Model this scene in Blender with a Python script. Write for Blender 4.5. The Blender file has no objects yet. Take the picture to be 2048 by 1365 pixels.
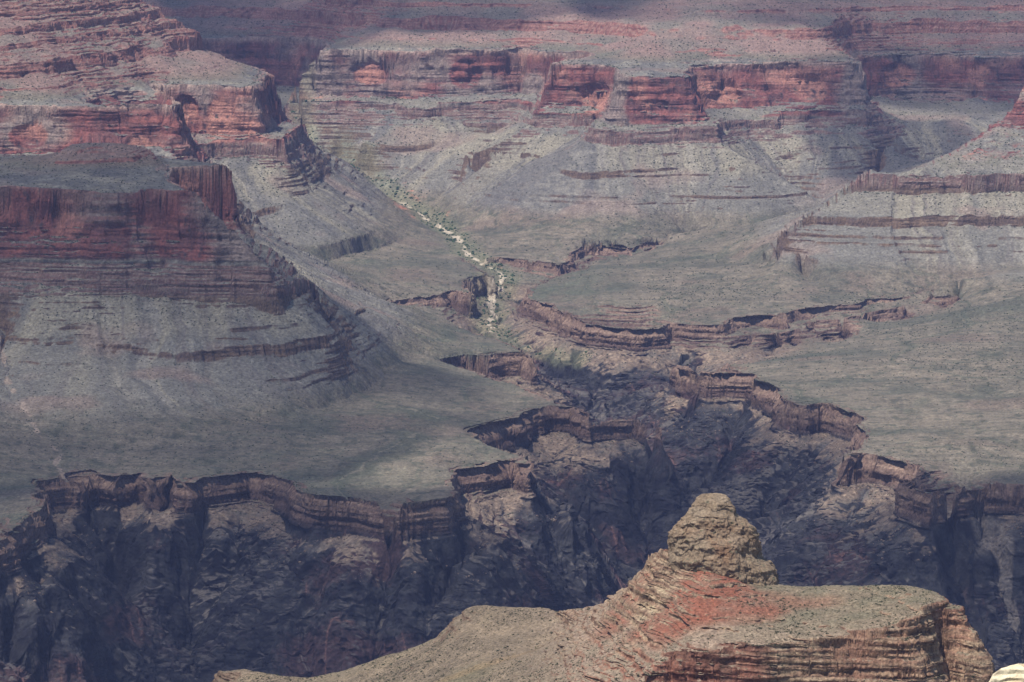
import bpy, math, time
import numpy as np
T0 = time.time()
R = math.radians
FAST_CHECK = False

# ------------------------------------------------------------------ camera
H = 1000.0                       # camera height above the rim of the inner gorge (m)
HALF = R(7.5)                    # half the horizontal field of view
PITCH = R(7.3)
F = 1024.0 / math.tan(HALF)      # focal length in photo pixels
CP, SP = math.cos(PITCH), math.sin(PITCH)
scene = bpy.context.scene
cam_d = bpy.data.cameras.new('camera')
cam_d.sensor_width = 36.0
cam_d.lens = 18.0 / math.tan(HALF)
cam_d.clip_start = 1.0
cam_d.clip_end = 80000.0
cam = bpy.data.objects.new('camera', cam_d)
cam.location = (0, 0, H)
cam.rotation_euler = (math.pi / 2 - PITCH, 0, 0)
scene.collection.objects.link(cam)
scene.camera = cam

# ------------------------------------------------------------------ sky and sun
SUN_EL, SUN_AZ = R(62), R(224)   # azimuth clockwise from +Y (the view direction): behind and to the left
sd = np.array([math.sin(SUN_AZ) * math.cos(SUN_EL), math.cos(SUN_AZ) * math.cos(SUN_EL), math.sin(SUN_EL)])
world = bpy.data.worlds.new('World'); scene.world = world
world.use_nodes = True
wn = world.node_tree.nodes; wl = world.node_tree.links
bg = wn['Background']
sky = wn.new('ShaderNodeTexSky'); sky.sky_type = 'NISHITA'; sky.sun_disc = False
sky.sun_elevation = SUN_EL; sky.sun_rotation = SUN_AZ; sky.altitude = 2000
sky.air_density = 1.0; sky.dust_density = 0.6; sky.ozone_density = 1.0
wl.new(sky.outputs[0], bg.inputs[0]); bg.inputs[1].default_value = 0.095
sun_d = bpy.data.lights.new('sun', 'SUN'); sun_d.energy = 4.7; sun_d.angle = R(1.6); sun_d.color = (1.0, 0.94, 0.86)
sun = bpy.data.objects.new('sun', sun_d); scene.collection.objects.link(sun)
from mathutils import Vector
sun.rotation_euler = Vector(sd).to_track_quat('Z', 'Y').to_euler()
sun.location = (0, 0, 3000)
scene.view_settings.view_transform = 'Standard'; scene.view_settings.look = 'None'
scene.view_settings.exposure = 0.48; scene.view_settings.gamma = 1.0
scene.cycles.volume_bounces = 0
scene.cycles.max_bounces = 3; scene.cycles.diffuse_bounces = 2

# ------------------------------------------------------------------ helpers
f4 = np.float32
def tag(o, label=None, cat=None, group=None, kind=None):
    if label: o['label'] = label
    if cat: o['category'] = cat
    if group: o['group'] = group
    if kind: o['kind'] = kind
    return o

def ray(px, py):
    u = (np.asarray(px, float) - 1024) / F; v = (np.asarray(py, float) - 682.5) / F
    return u, CP - v * SP, SP + v * CP              # x, y(forward), down  per unit t
def at_z(px, py, z):
    a, b, c = ray(px, py); t = (H - np.asarray(z, float)) / c
    return a * t, b * t, np.asarray(z, float) + 0 * t
def at_d(px, py, d):
    a, b, c = ray(px, py); t = np.asarray(d, float) / b
    return a * t, b * t, H - c * t
def proj_y(Y, z):
    th = np.arctan2(H - z, Y) - PITCH
    return 682.5 + F * np.tan(th)

rs = np.random.RandomState(7)
NT = 512
TAB = rs.rand(8, NT, NT).astype(f4) * 2 - 1
def vn(x, y, lam, k=0):
    """value noise, wavelength lam"""
    x = np.asarray(x, f4) / f4(lam) + f4(137.3 * (k + 1)); y = np.asarray(y, f4) / f4(lam) + f4(71.7 * (k + 3))
    xf = np.floor(x); yf = np.floor(y)
    xi = xf.astype(np.int32) & (NT - 1); yi = yf.astype(np.int32) & (NT - 1)
    fx = x - xf; fy = y - yf
    fx = fx * fx * (3 - 2 * fx); fy = fy * fy * (3 - 2 * fy)
    t = TAB[k % 8]; x1 = (xi + 1) & (NT - 1); y1 = (yi + 1) & (NT - 1)
    a = t[yi, xi]; b = t[yi, x1]; c = t[y1, xi]; d = t[y1, x1]
    a = a + (b - a) * fx; c = c + (d - c) * fx
    return a + (c - a) * fy
def fbm(x, y, lam, n=3, k=0, g=0.5):
    s = 0; a = 1.0; tot = 0
    for i in range(n):
        s = s + a * vn(x, y, lam, k + i); tot += a; a *= g; lam *= 0.47
    return s / tot
def ridge(x, y, lam, n=3, k=0):
    s = 0; a = 1.0; tot = 0
    for i in range(n):
        s = s + a * (1 - 2 * np.abs(vn(x, y, lam, k + i))); tot += a; a *= 0.5; lam *= 0.45
    return s / tot
def sstep(a, b, x):
    t = np.clip((x - a) / (b - a), 0, 1); return t * t * (3 - 2 * t)
def lerp(a, b, t): return a + (b - a) * t

class Field:
    """smooth height map solved from drawn contour lines, on a (X/Y, Y) grid"""
    def __init__(s, a0, a1, nx, y0, y1, ny):
        s.a0, s.a1, s.nx, s.y0, s.y1, s.ny = a0, a1, nx, y0, y1, ny
        s.acc = np.zeros((ny, nx)); s.cnt = np.zeros((ny, nx))
    def ij(s, X, Y):
        return (X / Y - s.a0) / (s.a1 - s.a0) * (s.nx - 1), (Y - s.y0) / (s.y1 - s.y0) * (s.ny - 1)
    def put(s, X, Y, Z, w=1.0):
        i, j = s.ij(X, Y); i = np.rint(i).astype(int); j = np.rint(j).astype(int)
        m = (i >= 0) & (i < s.nx) & (j >= 0) & (j < s.ny)
        np.add.at(s.acc, (j[m], i[m]), Z[m] * w); np.add.at(s.cnt, (j[m], i[m]), w)
    def solve(s, its=140):
        lv = [(s.acc, s.cnt)]
        while min(lv[-1][0].shape) > 24:
            a, c = lv[-1]; a = np.pad(a, ((0, a.shape[0] % 2), (0, a.shape[1] % 2))); c = np.pad(c, ((0, c.shape[0] % 2), (0, c.shape[1] % 2)))
            m = (c > 0); av = np.where(m, a / np.maximum(c, 1e-9), 0)
            q = lambda t: t[::2, ::2] + t[1::2, ::2] + t[::2, 1::2] + t[1::2, 1::2]
            lv.append((q(av * m), q(m * 1.0)))
        z = None
        for a, c in lv[::-1]:
            m = c > 0; val = np.where(m, a / np.maximum(c, 1e-9), 0).astype(f4)
            if z is None: z = np.full(a.shape, val[m].mean(), f4)
            else:
                z = np.repeat(np.repeat(z, 2, 0), 2, 1)[:a.shape[0], :a.shape[1]]
            jj, ii = np.indices(a.shape); ch = [((jj + ii) % 2 == k) & ~m for k in (0, 1)]
            z[m] = val[m]
            n = its if a.size > 4000 else 600
            for it in range(n):
                om = 1.6 if it < n - 12 else 1.0
                for k in (0, 1):
                    p = np.pad(z, 1, mode='edge')
                    av = 0.25 * (p[:-2, 1:-1] + p[2:, 1:-1] + p[1:-1, :-2] + p[1:-1, 2:])
                    z = np.where(ch[k], z + f4(om) * (av - z), z)
        s.z = z; return z
    def samp(s, arr, X, Y):
        i, j = s.ij(X, Y)
        i = np.clip(i, 0, s.nx - 1.001).astype(f4); j = np.clip(j, 0, s.ny - 1.001).astype(f4)
        i0 = i.astype(np.int32); j0 = j.astype(np.int32); fi = i - i0; fj = j - j0
        a = arr[j0, i0]; b = arr[j0, i0 + 1]; c = arr[j0 + 1, i0]; d = arr[j0 + 1, i0 + 1]
        a = a + (b - a) * fi; c = c + (d - c) * fi
        return a + (c - a) * fj
    def nodes(s):
        A = np.linspace(s.a0, s.a1, s.nx); Y = np.linspace(s.y0, s.y1, s.ny)
        Yg = np.repeat(Y[:, None], s.nx, 1); return (A[None, :] * Yg).astype(f4), Yg.astype(f4)

def dens(P, step):
    """P (n,k) vertices, densify by plan distance"""
    out = []
    for a, b in zip(P[:-1], P[1:]):
        n = max(1, int(math.hypot(b[0] - a[0], b[1] - a[1]) / step))
        t = np.arange(n)[:, None] / n
        out.append(a + (b - a) * t)
    out.append(P[-1:]); return np.concatenate(out)

def blur(a, n):
    for _ in range(n):
        p = np.pad(a, 1, mode='edge')
        a = 0.25 * p[1:-1, 1:-1] + 0.125 * (p[:-2, 1:-1] + p[2:, 1:-1] + p[1:-1, :-2] + p[1:-1, 2:]) + 0.0625 * (p[:-2, :-2] + p[2:, 2:] + p[:-2, 2:] + p[2:, :-2])
    return a

def line_z(fld, pts, step=3.0, w=1.0):
    p = np.array(pts, float); X, Y, Z = at_z(p[:, 0], p[:, 1], p[:, 2])
    D = dens(np.stack([X, Y, Z], 1), step); fld.put(D[:, 0], D[:, 1], D[:, 2], w); return D
def line_d(fld, pts, step=3.0, w=1.0):
    p = np.array(pts, float); X, Y, Z = at_d(p[:, 0], p[:, 1], p[:, 2])
    D = dens(np.stack([X, Y, Z], 1), step); fld.put(D[:, 0], D[:, 1], D[:, 2], w); return D
ALLRIM = []; PENDING = []
def scarp(fld, pts, profile, step=3.0, back=None):
    """contour (px,py,z,h): lower ground on the right-hand side; profile = [(offset m, fraction of h), ...]"""
    p = np.array(pts, float); X, Y, Z = at_z(p[:, 0], p[:, 1], p[:, 2])
    P = dens(np.stack([X, Y, Z, p[:, 3]], 1), step)
    if profile is TAP: P[:, 3] *= 1 + .32 * vn(P[:, 0], P[:, 1], 150, 2)
    T = np.gradient(blur1(P[:, :2], 3), axis=0); L = np.hypot(T[:, 0], T[:, 1]) + 1e-9
    nx, ny = T[:, 1] / L, -T[:, 0] / L
    ALLRIM.append(P[::2, :2])
    fld.put(P[:, 0], P[:, 1], P[:, 2])
    PENDING.append((fld, P, nx, ny, profile)); return P
def flush_scarps():
    rim = np.concatenate(ALLRIM)
    for fld, P, nx, ny, profile in PENDING: offsets(fld, P, nx, ny, profile, rim)
    ALLRIM.clear(); PENDING.clear()
def offsets(fld, P, nx, ny, profile, rim):
    rim = rim[(rim[:, 1] > P[:, 1].min() - 150) & (rim[:, 1] < P[:, 1].max() + 150)]
    for off, fr, ab in [(q + (0,))[:3] for q in profile]:
        qx = P[:, 0] + nx * off; qy = P[:, 1] + ny * off
        keep = np.ones(len(P), bool)
        for c in range(0, len(P), 400):
            d = np.hypot(qx[c:c + 400, None] - rim[None, :, 0], qy[c:c + 400, None] - rim[None, :, 1]).min(1)
            keep[c:c + 400] = d > 0.93 * abs(off) - 2
        fld.put(qx[keep], qy[keep], (P[:, 2] - P[:, 3] * fr - ab * np.clip(P[:, 3] / 38, 0, 1.1))[keep])
def blur1(a, n):
    for _ in range(n):
        p = np.pad(a, ((1, 1), (0, 0)), mode='edge'); a = 0.25 * p[:-2] + 0.5 * p[1:-1] + 0.25 * p[2:]
    return a
def tn(y):
    a, b, c = ray(0, y); return c / b
def dcarry(pts, run):
    """(px, py, D, row of the foot): height and drop follow from how far off the cliff stands"""
    out = []; D = yb = None
    for q in pts:
        D = q[2] if len(q) > 2 and q[2] is not None else D
        yb = q[3] - q[1] if len(q) > 3 else yb
        z = H - D * tn(q[1]); out.append((q[0], q[1], z, z - (H - (D - run) * tn(q[1] + yb))))
    return out
def zcarry(pts, h):
    out = []; z = None
    for q in pts:
        z = q[2] if len(q) > 2 and q[2] is not None else z
        out.append((q[0], q[1], z, q[3] if len(q) > 3 else h))
    return out
CHUTE = []
def line_s(fld, py0, s, pts, z0=-55):
    """points on a wall that falls at slope s from the cliff foot seen at row py0"""
    D0 = (H - z0) / tn(py0)
    L = line_d(fld, [(x, y, (H - z0 + s * D0) / (s + tn(y))) for x, y in pts])
    if pts[0] == (1895, 1030): CHUTE.append(L)
def zh(pts, z, h):
    """(px,py[,z[,h]]) -> full tuples"""
    return [(q[0], q[1], q[2] if len(q) > 2 and q[2] is not None else z, q[3] if len(q) > 3 else h) for q in pts]

# ================================================================== the canyon: drawn contours
C = Field(-0.192, 0.192, 848, 3900.0, 13500.0, 1600)
TAP = [(11, .92), (60, 1.0, 24), (110, 1.0, 52)]
N = None
rimA = zh([(-540,1130),(-60,1100),(0,1077),(20,1058),(60,1030),(85,1003),(72,978),(80,964),(110,958),(142,966,-8,20),(165,955),(190,945),(232,952),(282,942),(288,957),(322,940),
  (335,958),(352,972,-6,25),(372,966),(400,955),(450,948),(500,945),(560,955),(598,972,0,66),(625,990,0,60),(680,994),(722,997),(790,1013),(850,1008),(905,998),(936,984),(914,961),
  (908,938),(960,930),(1027,921),(1058,932),(1056,915),(1020,903),(965,880),(938,863),(990,851),(1033,836),(1062,817),(1105,809),(1150,812),(1177,827),(1130,804),(1060,777),(1000,756),
  (930,738),(883,727),(914,713),(958,713),(999,706),(1044,706),(1064,720),(1058,703),(1000,675,0,40),(941,661,4,35),(870,634,12,30),(800,611,18,20),(762,604,10,14),(790,599,0,14),(838,593,0,20),(876,589,0,25),(905,577),
  (943,588),(946,578),(931,563),(975,551),(990,553),(986,545),(960,535,0,20),(930,520,2,10),(914,508,4,5)], 0, 52)
rimR = zh([(1420,476,6,5),(1349,483,0,12),(1290,502,0,18),(1222,516,0,25),(1153,541,0,30),(1119,547,0,30),(1085,560,0,30),(1068,574,0,30),(1047,588,0,30),(1064,603,0,42),(1105,613,0,45),(1136,627),(1177,644),(1222,651),(1277,658),
  (1325,651),(1350,644,0,40),(1390,650,0,30),(1427,651,0,24),(1464,636,0,26),(1526,629,0,28),(1560,634,0,26),(1568,625,0,20),(1588,627,0,22),(1605,617,0,22),(1649,610,0,22),(1704,606,0,20),(1725,596,0,18),(1793,592,0,12),(1845,580,2,4)], 0, 46)
rim0 = zh([(975,518,0,8),(996,514,0,18),(1068,521,0,22),(1119,531,0,26),(1143,517,0,26),(1153,500,0,26),(1171,490,0,24),(1201,488,0,24),(1215,495,0,24),(1256,497,0,18),(1284,493,0,12),(1349,479,2,5)], 0, 20)
rim2 = zh([(1336,728,-4),(1379,737),(1416,747),(1452,746),(1499,748),(1502,761),(1533,767),(1553,778),(1567,805),(1595,812),(1643,807),(1677,815),(1708,829),(1725,846),(1728,866),(1716,890),(1690,914),(1752,911),
  (1790,918),(1838,932),(1845,942),(1822,955),(1805,966),(1855,981),(1882,987),(1910,973),(1958,966),(2000,968),(2048,968),(2560,962)], 0, 50)
rimK = zh([(1182,850,-18),(1222,836,-12),(1273,838,-12),(1316,853,-16),(1323,872,-30)], -12, 40)
for r_ in (rimA, rimR, rim2): scarp(C, r_, TAP)
scarp(C, rim0, [(9, .9), (40, 1.3)])
scarp(C, rimK, [(10, .9), (70, 1.6)])
# plateau surface guides
line_z(C, [(-540,1000,6),(0,960,4),(200,915,6),(420,905,8),(650,930,6),(860,925,6),(980,880,4)])
line_z(C, [(-540,900,20),(0,890,22),(150,900,16),(350,862,24),(480,850,26),(600,832,24),(720,790,22),(800,735,20),(860,700,16),(900,685,10)])
line_z(C, [(1440,672,-22),(1564,664,-20),(1600,656,-18),(1650,640,-14),(1700,636,-10),(1800,610,-4)])
line_z(C, [(1450,725,-6),(1600,730,-4),(1800,720,2),(2048,700,12),(2560,700,14)])
line_z(C, [(1760,880,2),(1900,900,4),(2048,880,6),(2560,860,8)])
line_z(C, [(1700,780,3),(1900,800,6),(2048,790,9),(2560,780,12)])
line_z(C, [(1845,584,10),(1900,562,34),(1960,550,50),(2048,547,58),(2560,535,66)])
line_z(C, [(1130,590,6),(1250,600,10),(1400,590,10),(1560,590,8),(1700,585,10)])
line_z(C, [(1200,540,8),(1350,530,14),(1450,540,14)])
# canyon floors and the creek
creek = [(590,262,192),(620,288,180),(680,315,138),(745,365,85),(790,396,54),(830,425,24),(870,448,16),(905,467,8),(925,488,0),(938,512,-8),(965,530,-18),(1005,548,-28),(1000,570,-38),(984,592,-48),(976,612,-54),(992,628,-58),(975,645,-62),(985,662,-66),
  (1016,689,-74),(1068,723,-92),(1102,747,-106),(1146,765,-118)]
CREEK = line_z(C, creek, w=3)
line_d(C, [(1146,765,8085),(1190,790,7850),(1230,830,7560),(1262,875,7380),(1292,930,7200),(1306,990,7010),(1300,1060,6800),(1282,1120,6620),(1262,1180,6420),(1215,1290,6120),(1150,1430,5820),(1120,1520,5650)])
side = [(-10,640,150),(5,700,110),(15,760,76),(55,830,42),(75,870,28),(125,905,14),(108,925,6),(130,950,0)]
SIDE = line_z(C, side, w=2)
line_z(C, [(1284,505,-6),(1200,505,-22),(1160,530,-26),(1100,540,-28),(1050,548,-30),(1005,560,-33)])
line_z(C, [(1150,705,-88),(1240,722,-96),(1300,712,-86),(1350,700,-66)])
line_z(C, [(-540,1600,-350),(600,1560,-350),(1150,1500,-350),(1500,1500,-350),(2560,1560,-350)])
line_z(C, [(-540,1700,-300),(2560,1700,-300)]); line_z(C, [(-540,1790,-200),(2560,1790,-200)])
# spurs and gullies of the dark inner gorge
for py0, sl, s_ in ((1050, .70, [(560,1095),(600,1150),(640,1250),(650,1365),(650,1430)]),
    (1010, 1.1, [(150,1060),(230,1180),(235,1300),(260,1365)]), (1020, 1.0, [(400,1080),(380,1180),(360,1260),(400,1365)]), (1055, 1.0, [(930,1070),(960,1150),(930,1230),(850,1330)]),
    (1060, .75, [(760,1110),(790,1200),(760,1300),(740,1400)]), (985, .75, [(1062,1010),(1095,1080),(1130,1160),(1180,1220)]), (945, .95, [(1700,960),(1640,1000),(1560,1060),(1500,1120)]),
    (1025, .78, [(1830,1036),(1880,1090),(1930,1180),(1965,1270),(1975,1350)]), (1025, .98, [(1895,1030),(1925,1080),(1985,1140),(2000,1200),(2030,1330)]), (1030, .8, [(2100,1050),(2080,1150),(2060,1250),(2060,1350)]),
    (800, .8, [(1500,850),(1480,920),(1440,1000),(1400,1080)]), (880, .9, [(1640,890),(1600,930),(1560,1000),(1520,1060)]), (780, .85, [(1420,810),(1390,870),(1370,930)]),
    (895, .85, [(1240,905),(1230,980),(1250,1080)]), (900, .9, [(1150,930),(1165,1000),(1190,1100)])):
    line_s(C, py0, sl, s_)
line_d(C, [(40,1180,5640),(150,1200,5700),(190,1290,5690),(230,1365,5660),(250,1450,5600)])
line_d(C, [(1795,1021,6126),(1725,1045,6110),(1690,1062,6095),(1600,1090,6060),(1545,1105,6040)])
line_z(C, [(1290,800,-105),(1240,800,-118)])
# ---- left front butte
RW = [(10, .45), (16, .62), (30, 1.0)]
lb = dcarry([(-540,372,7000,507),(0,372,7000,507),(60,378,6995,510),(137,381,6992,520),(200,388,6975,532),(274,386,6980,536),(300,382,6985,540),(377,381,6980,544),(407,393,6965,546),(388,378,7030,500),(345,360,7130,480),(318,346,7260,460),(335,339,7300,470),(356,337,7320,480),(431,330,7350,480),(452,334,7345,480),(459,342,7330,480),
   (440,326,7430,440),(380,320,7480,420),(300,316,7500,410),(150,312,7500,400),(-540,312,7500,400)], 30)
scarp(C, lb, RW)
line_d(C, [(407,394,6965),(420,413,6955),(455,442,6950),(486,468,6945),(517,500,6940),(548,538,6925)])
line_d(C, [(150,280,7370),(190,274,7390),(222,280,7370)]); scarp(C, dcarry([(120,302,7300,310),(180,294,7290,305),(232,286,7300,296),(262,289,7350,294)], 5), [(5, 1)])
scarp(C, dcarry([(20,326,7240,332),(90,319,7235,330),(180,317,7230,330),(240,313,7240,325),(290,298,7330,304)], 5), [(5, 1)])
line_d(C, [(-540,335,7200),(0,335,7200)])
scarp(C, dcarry([(-540,538,6945,562),(0,541,6945,562),(100,544,6940,570),(223,552,6930,590),(300,560,6928,600),(420,562,6925,607),(500,562,6922,610),(568,560,6920,625),(578,552,6960,600),(600,556,7000,585),(640,562,7080,575)], 9), [(9, .95)])
scarp(C, dcarry([(-60,664,6860,666),(34,667,6840,682),(96,676,6820,690),(127,681,6815,692),(219,684,6815,702),(291,708,6775,722),(315,710,6770,726),(400,701,6785,724),(479,691,6800,714),(580,678,6840,704),(667,665,6900,690),(676,652,6980,658)], 7), [(7, .95)])
line_d(C, [(-540,668,6840),(-60,664,6860)])
line_d(C, [(592,549,7350),(620,552,7750),(674,563,8030),(740,586,8120),(800,610,8140)])
line_d(C, [(600,640,6990),(650,650,7080)]); line_z(C, [(700,700,75),(760,660,75),(800,630,60)])
# behind the left front butte
line_d(C, [(-540,330,8200),(0,330,8200),(200,345,8200),(330,370,8150)]); 
# ---- upper left butte
mb = dcarry([(-540,212,8920,310),(0,212,8920,312),(137,214,8920,305),(240,212,8920,298),(328,209,8930,290),(347,215,8900,300),(354,200,9150,285),(330,184,9400,280),(300,172,9600,272),(350,169,9610,272),(424,171,9580,270),(507,175,9570,268),(522,166,9700,262),(534,152,10050,240),(527,142,10280,220),(440,128,10500,200),(380,118,10600,190)], 30)
scarp(C, mb, RW)
scarp(C, dcarry([(250,306,9200,330),(330,298,9350,325),(400,289,9470,318),(438,285,9510,315),(500,282,9515,311),(571,280,9520,311),(587,262,9750,290),(602,248,10000,262)], 8), [(8, .95)])
line_d(C, [(-540,100,9000),(0,100,9120),(150,95,9430),(300,100,9800),(397,88,10150)]); line_d(C, [(-540,0,9300),(0,0,9400),(150,0,9700),(274,0,10050)])
line_d(C, [(274,0,10050),(308,17,10080),(353,34,10100),(395,68,10150),(397,88,10155),(448,120,10200),(527,142,10275)])
line_d(C, [(-540,-200,9600),(0,-200,9700),(150,-150,10000),(250,-40,10200)]) 
line_d(C, [(150,250,10900),(300,250,10900),(480,250,10900),(560,240,10900)])
def line_a(D0, z0, sl, pts): line_d(C, [(x, y, (H - z0 + sl * D0) / (sl + tn(y))) for x, y in pts])
line_z(C, [(480,398,150),(560,398,150),(620,385,150),(650,362,150),(664,345,150)]); line_z(C, [(490,438,110),(600,438,110),(670,420,110),(710,390,110),(712,372,110)])
line_z(C, [(530,490,60),(640,490,60),(720,470,60),(775,430,60),(770,405,60)])
line_z(C, [(600,545,18),(680,522,18),(760,492,18),(850,470,18)])
scarp(C, dcarry([(462,444,9215,450),(490,432,9243,450),(520,420,9265,438),(550,412,9290,428),(566,405,9310,410)], 7), [(6, .95)])
# ---- far left wall and its spur
scarp(C, dcarry([(-540,79,11500,180),(300,79),(397,79),(513,72),(600,78,11480,180),(643,84,11300,185),(660,96,11050,190),(650,103,10910,190),(674,99,10900,190),(750,102),(838,106,10880,196),(850,100),(920,100),(996,103,10890,190),(1050,96,10960,190),(1075,104,10880,190),(1110,108,10830,190),(1170,103,10800,185),(1190,110,10720,190),(1130,118,10620,195),
   (1099,126,10520,208),(1187,130,10500,212),(1222,136,10450,225),(1229,147,10290,250),(1256,152,10262,252),(1310,153,10255,250),(1374,154,10258,240),(1390,152,10290,235),(1378,142,10440,220),(1396,137,10500,218),(1451,132,10520,218),(1519,129,10510,215),(1528,126,10530,208),(1594,121),(1690,122,10520,208),(1707,127,10530,208),(1706,119,10700,200),
   (1718,116,10940,192),(1790,112,10980,192),(1882,110),(1915,112),(1927,122,10990,192),(1944,116,10950,192),(2048,116),(2560,116)], 30), RW)
line_d(C, [(648,103,10900),(625,130,10900),(600,165,10890),(575,205,10860)])
scarp(C, dcarry([(568,208,10840,228),(674,202,10820,218),(794,206,10800,218),(800,212,10760,236),(852,219,10740,237),(885,206,10780,230),(960,202,10790,222),(1034,197,10800,214),(1062,206,10720,220)], 8), [(8, .95)])
scarp(C, dcarry([(1061,226,10440,246),(1130,228,10430,245),(1198,228,10420,247),(1186,242,10300,262),(1181,254,10230,280),(1210,260,10200,290),(1273,261,10195,290),(1330,258,10195,286),(1380,254,10200,278),(1432,249,10215,275),(1440,240,10300,262),(1500,240,10390,256),(1553,236,10420,256),(1562,223,10450,246),(1650,222),(1735,222,10450,246),(1752,232,10500,244),(1760,222,10600,236)], 8), [(8, .95)])
line_d(C, [(1770,205,10930),(1900,205,10940),(2048,202,10900),(2560,202,10900)])
line_z(C, [(1790,240,240),(1900,250,235),(2000,240,240)])
for L_ in ([(725,284,10640),(760,290,10620),(840,290,10620),(879,281,10640)], [(955,276,10740),(1003,270,10740)], [(979,302,10290),(1030,304,10280),(1085,301,10290)], [(1095,328,10130),(1140,338,10080),(1170,342,10060),(1240,340,10060),(1325,338,10090)],
               [(1464,330,10073),(1509,318,10200)], [(1519,303,10320),(1570,302,10330),(1615,297,10340)], [(1670,293,10340),(1740,294,10350),(1803,288,10400)]):
    scarp(C, [(a, b, H - D * tn(b), 3 if k in (0, len(L_) - 1) else 18) for k, (a, b, D) in enumerate(L_)], [(7, .95)])
line_d(C, [(1160,268,10370),(1085,312,10260),(948,356,10400),(880,386,10400),(835,422,10290)])
line_d(C, [(1055,240,10560),(948,278,10530),(886,326,10490),(821,350,10500),(765,364,10530)])
line_d(C, [(1450,262,10290),(1500,318,10260),(1560,352,10250),(1600,380,10230),(1640,410,10150)])
line_d(C, [(1181,284,10185),(1100,318,10180),(1000,352,10190),(900,394,10200)]); line_d(C, [(1432,278,10200),(1500,322,10150),(1580,368,10110),(1640,408,10070)]); line_d(C, [(1061,250,10420),(990,285,10390),(930,312,10400)])
line_z(C, [(870,442,25),(960,456,19),(1050,470,17),(1200,480,17),(1350,470,20),(1450,455,30),(1540,446,40),(1620,428,48)]); line_z(C, [(1690,362,118),(1780,335,138),(1840,322,146),(2000,320,150),(2560,300,150)])
# supai slopes above
line_d(C, [(330,0,11900),(600,0,11700),(660,0,11400),(800,0,11200),(1000,0,11220),(1250,40,11000),(1290,60,10800),(1330,80,10620),(1450,70,10680),(1650,60,10750),(1720,0,11230),(2048,0,11230),(2560,0,11230)])
line_d(C, [(1290,60,10800),(1330,45,10860),(1450,0,11000),(1650,0,11100),(1720,0,11230)])
line_z(C, [(-540,-140,640),(2560,-140,640)]); C.put(np.linspace(-2700, 2700, 1200), np.full(1200, 13450.), np.full(1200, 940.))
C.put(np.linspace(-2700, 2700, 1200), np.full(1200, 12300.), np.full(1200, 760.))
# ---- right butte
scarp(C, dcarry([(1695,383,9050,389),(1713,372,9055,388),(1722,358,9060,382),(1755,352,9060,384),(1850,350,9060,386),(2048,350,9060,388),(2560,350)], 8), [(8, .95)])
line_d(C, [(1725,350,9070),(1755,338,9085),(1790,347,9090),(1820,336,9095),(1845,329,9100),(1868,344,9100),(1905,332,9110),(1930,340,9100),(2048,338,9110),(2560,338,9110)])
line_d(C, [(1868,340,9120),(1882,325,9150),(1944,291,9220),(1999,257,9290),(2026,253,9300),(2560,253,9300)])
line_d(C, [(2028,252,9305),(2034,195,9325),(2048,157,9350),(2100,140,9370),(2560,140,9380)])
line_d(C, [(1615,430,9000),(1660,402,9040),(1713,371,9070)])
scarp(C, dcarry([(1545,468,8940,470),(1580,455,8945,464),(1612,431,8950,447),(1660,435,8930,452),(1725,436,8915,455),(1800,430,8915,452),(1862,428,8920,450),(1940,430,8915,452),(2048,432),(2560,432)], 7), [(7, .95)])
line_z(C, [(1450,500,18),(1500,520,18),(1560,548,18),(1640,566,18)]); line_a(8925, 128, .45, [(1560,498),(1640,520),(1760,530),(1900,530),(2048,535),(2560,535)])
line_d(C, [(1800,360,9700),(1900,330,9700),(2000,300,9750),(2560,300,9750)])
flush_scarps()
Zc = C.solve(300)
m_ = blur(sstep(-72, -112, Zc).astype(f4), 3); Zc = lerp(Zc, blur(Zc, 45), m_)
sl_ = blur(np.hypot(np.gradient(Zc, axis=0) / 6.0, np.gradient(Zc, axis=1) / 3.8), 3)
m_ = sstep(.62, .40, sl_) * sstep(-30, -5, Zc); Zc = lerp(Zc, blur(Zc, 10), m_).astype(f4); C.z = Zc
print('solved', round(time.time() - T0, 1))

# fall-line coordinates: every point on a slope is carried uphill to the foot of the cliff above it
gx_, gy_ = C.nodes()
Zb = blur(Zc, 4)
dA = (C.a1 - C.a0) / (C.nx - 1); dY = (C.y1 - C.y0) / (C.ny - 1)
GY = np.gradient(Zb, axis=0) / dY; GA = np.gradient(Zb, axis=1) / (dA * gy_)
GX = GA.astype(f4); GYY = (GY - GA * (gx_ / gy_)).astype(f4)     # correct for the sheared grid
PX, PY = gx_.copy(), gy_.copy()
top = np.where(Zb < -30, -52, 238).astype(f4)
for it in range(60):
    zz = C.samp(Zb, PX, PY); gx = C.samp(GX, PX, PY); gy = C.samp(GYY, PX, PY); g = np.hypot(gx, gy) + 1e-6
    act = (zz < top) & (g > 0.05); st = np.where(act, 12.0 / g, 0).astype(f4)
    PX += gx * st; PY += gy * st
PX = blur(PX, 1); PY = blur(PY, 1)
GUL = blur(ridge(PX, PY, 90, 3, 1), 1); GUL2 = blur(ridge(PX, PY, 30, 2, 5), 1); GR1 = blur(ridge(PX, PY, 160, 2, 2), 4); GR2 = blur(ridge(PX, PY, 56, 3, 4), 2); GR3 = blur(ridge(PX, PY, 24, 2, 6), 1)
SL = np.hypot(GX, GYY)
SLb = blur(SL, 3)
print('advected', round(time.time() - T0, 1))

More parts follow.
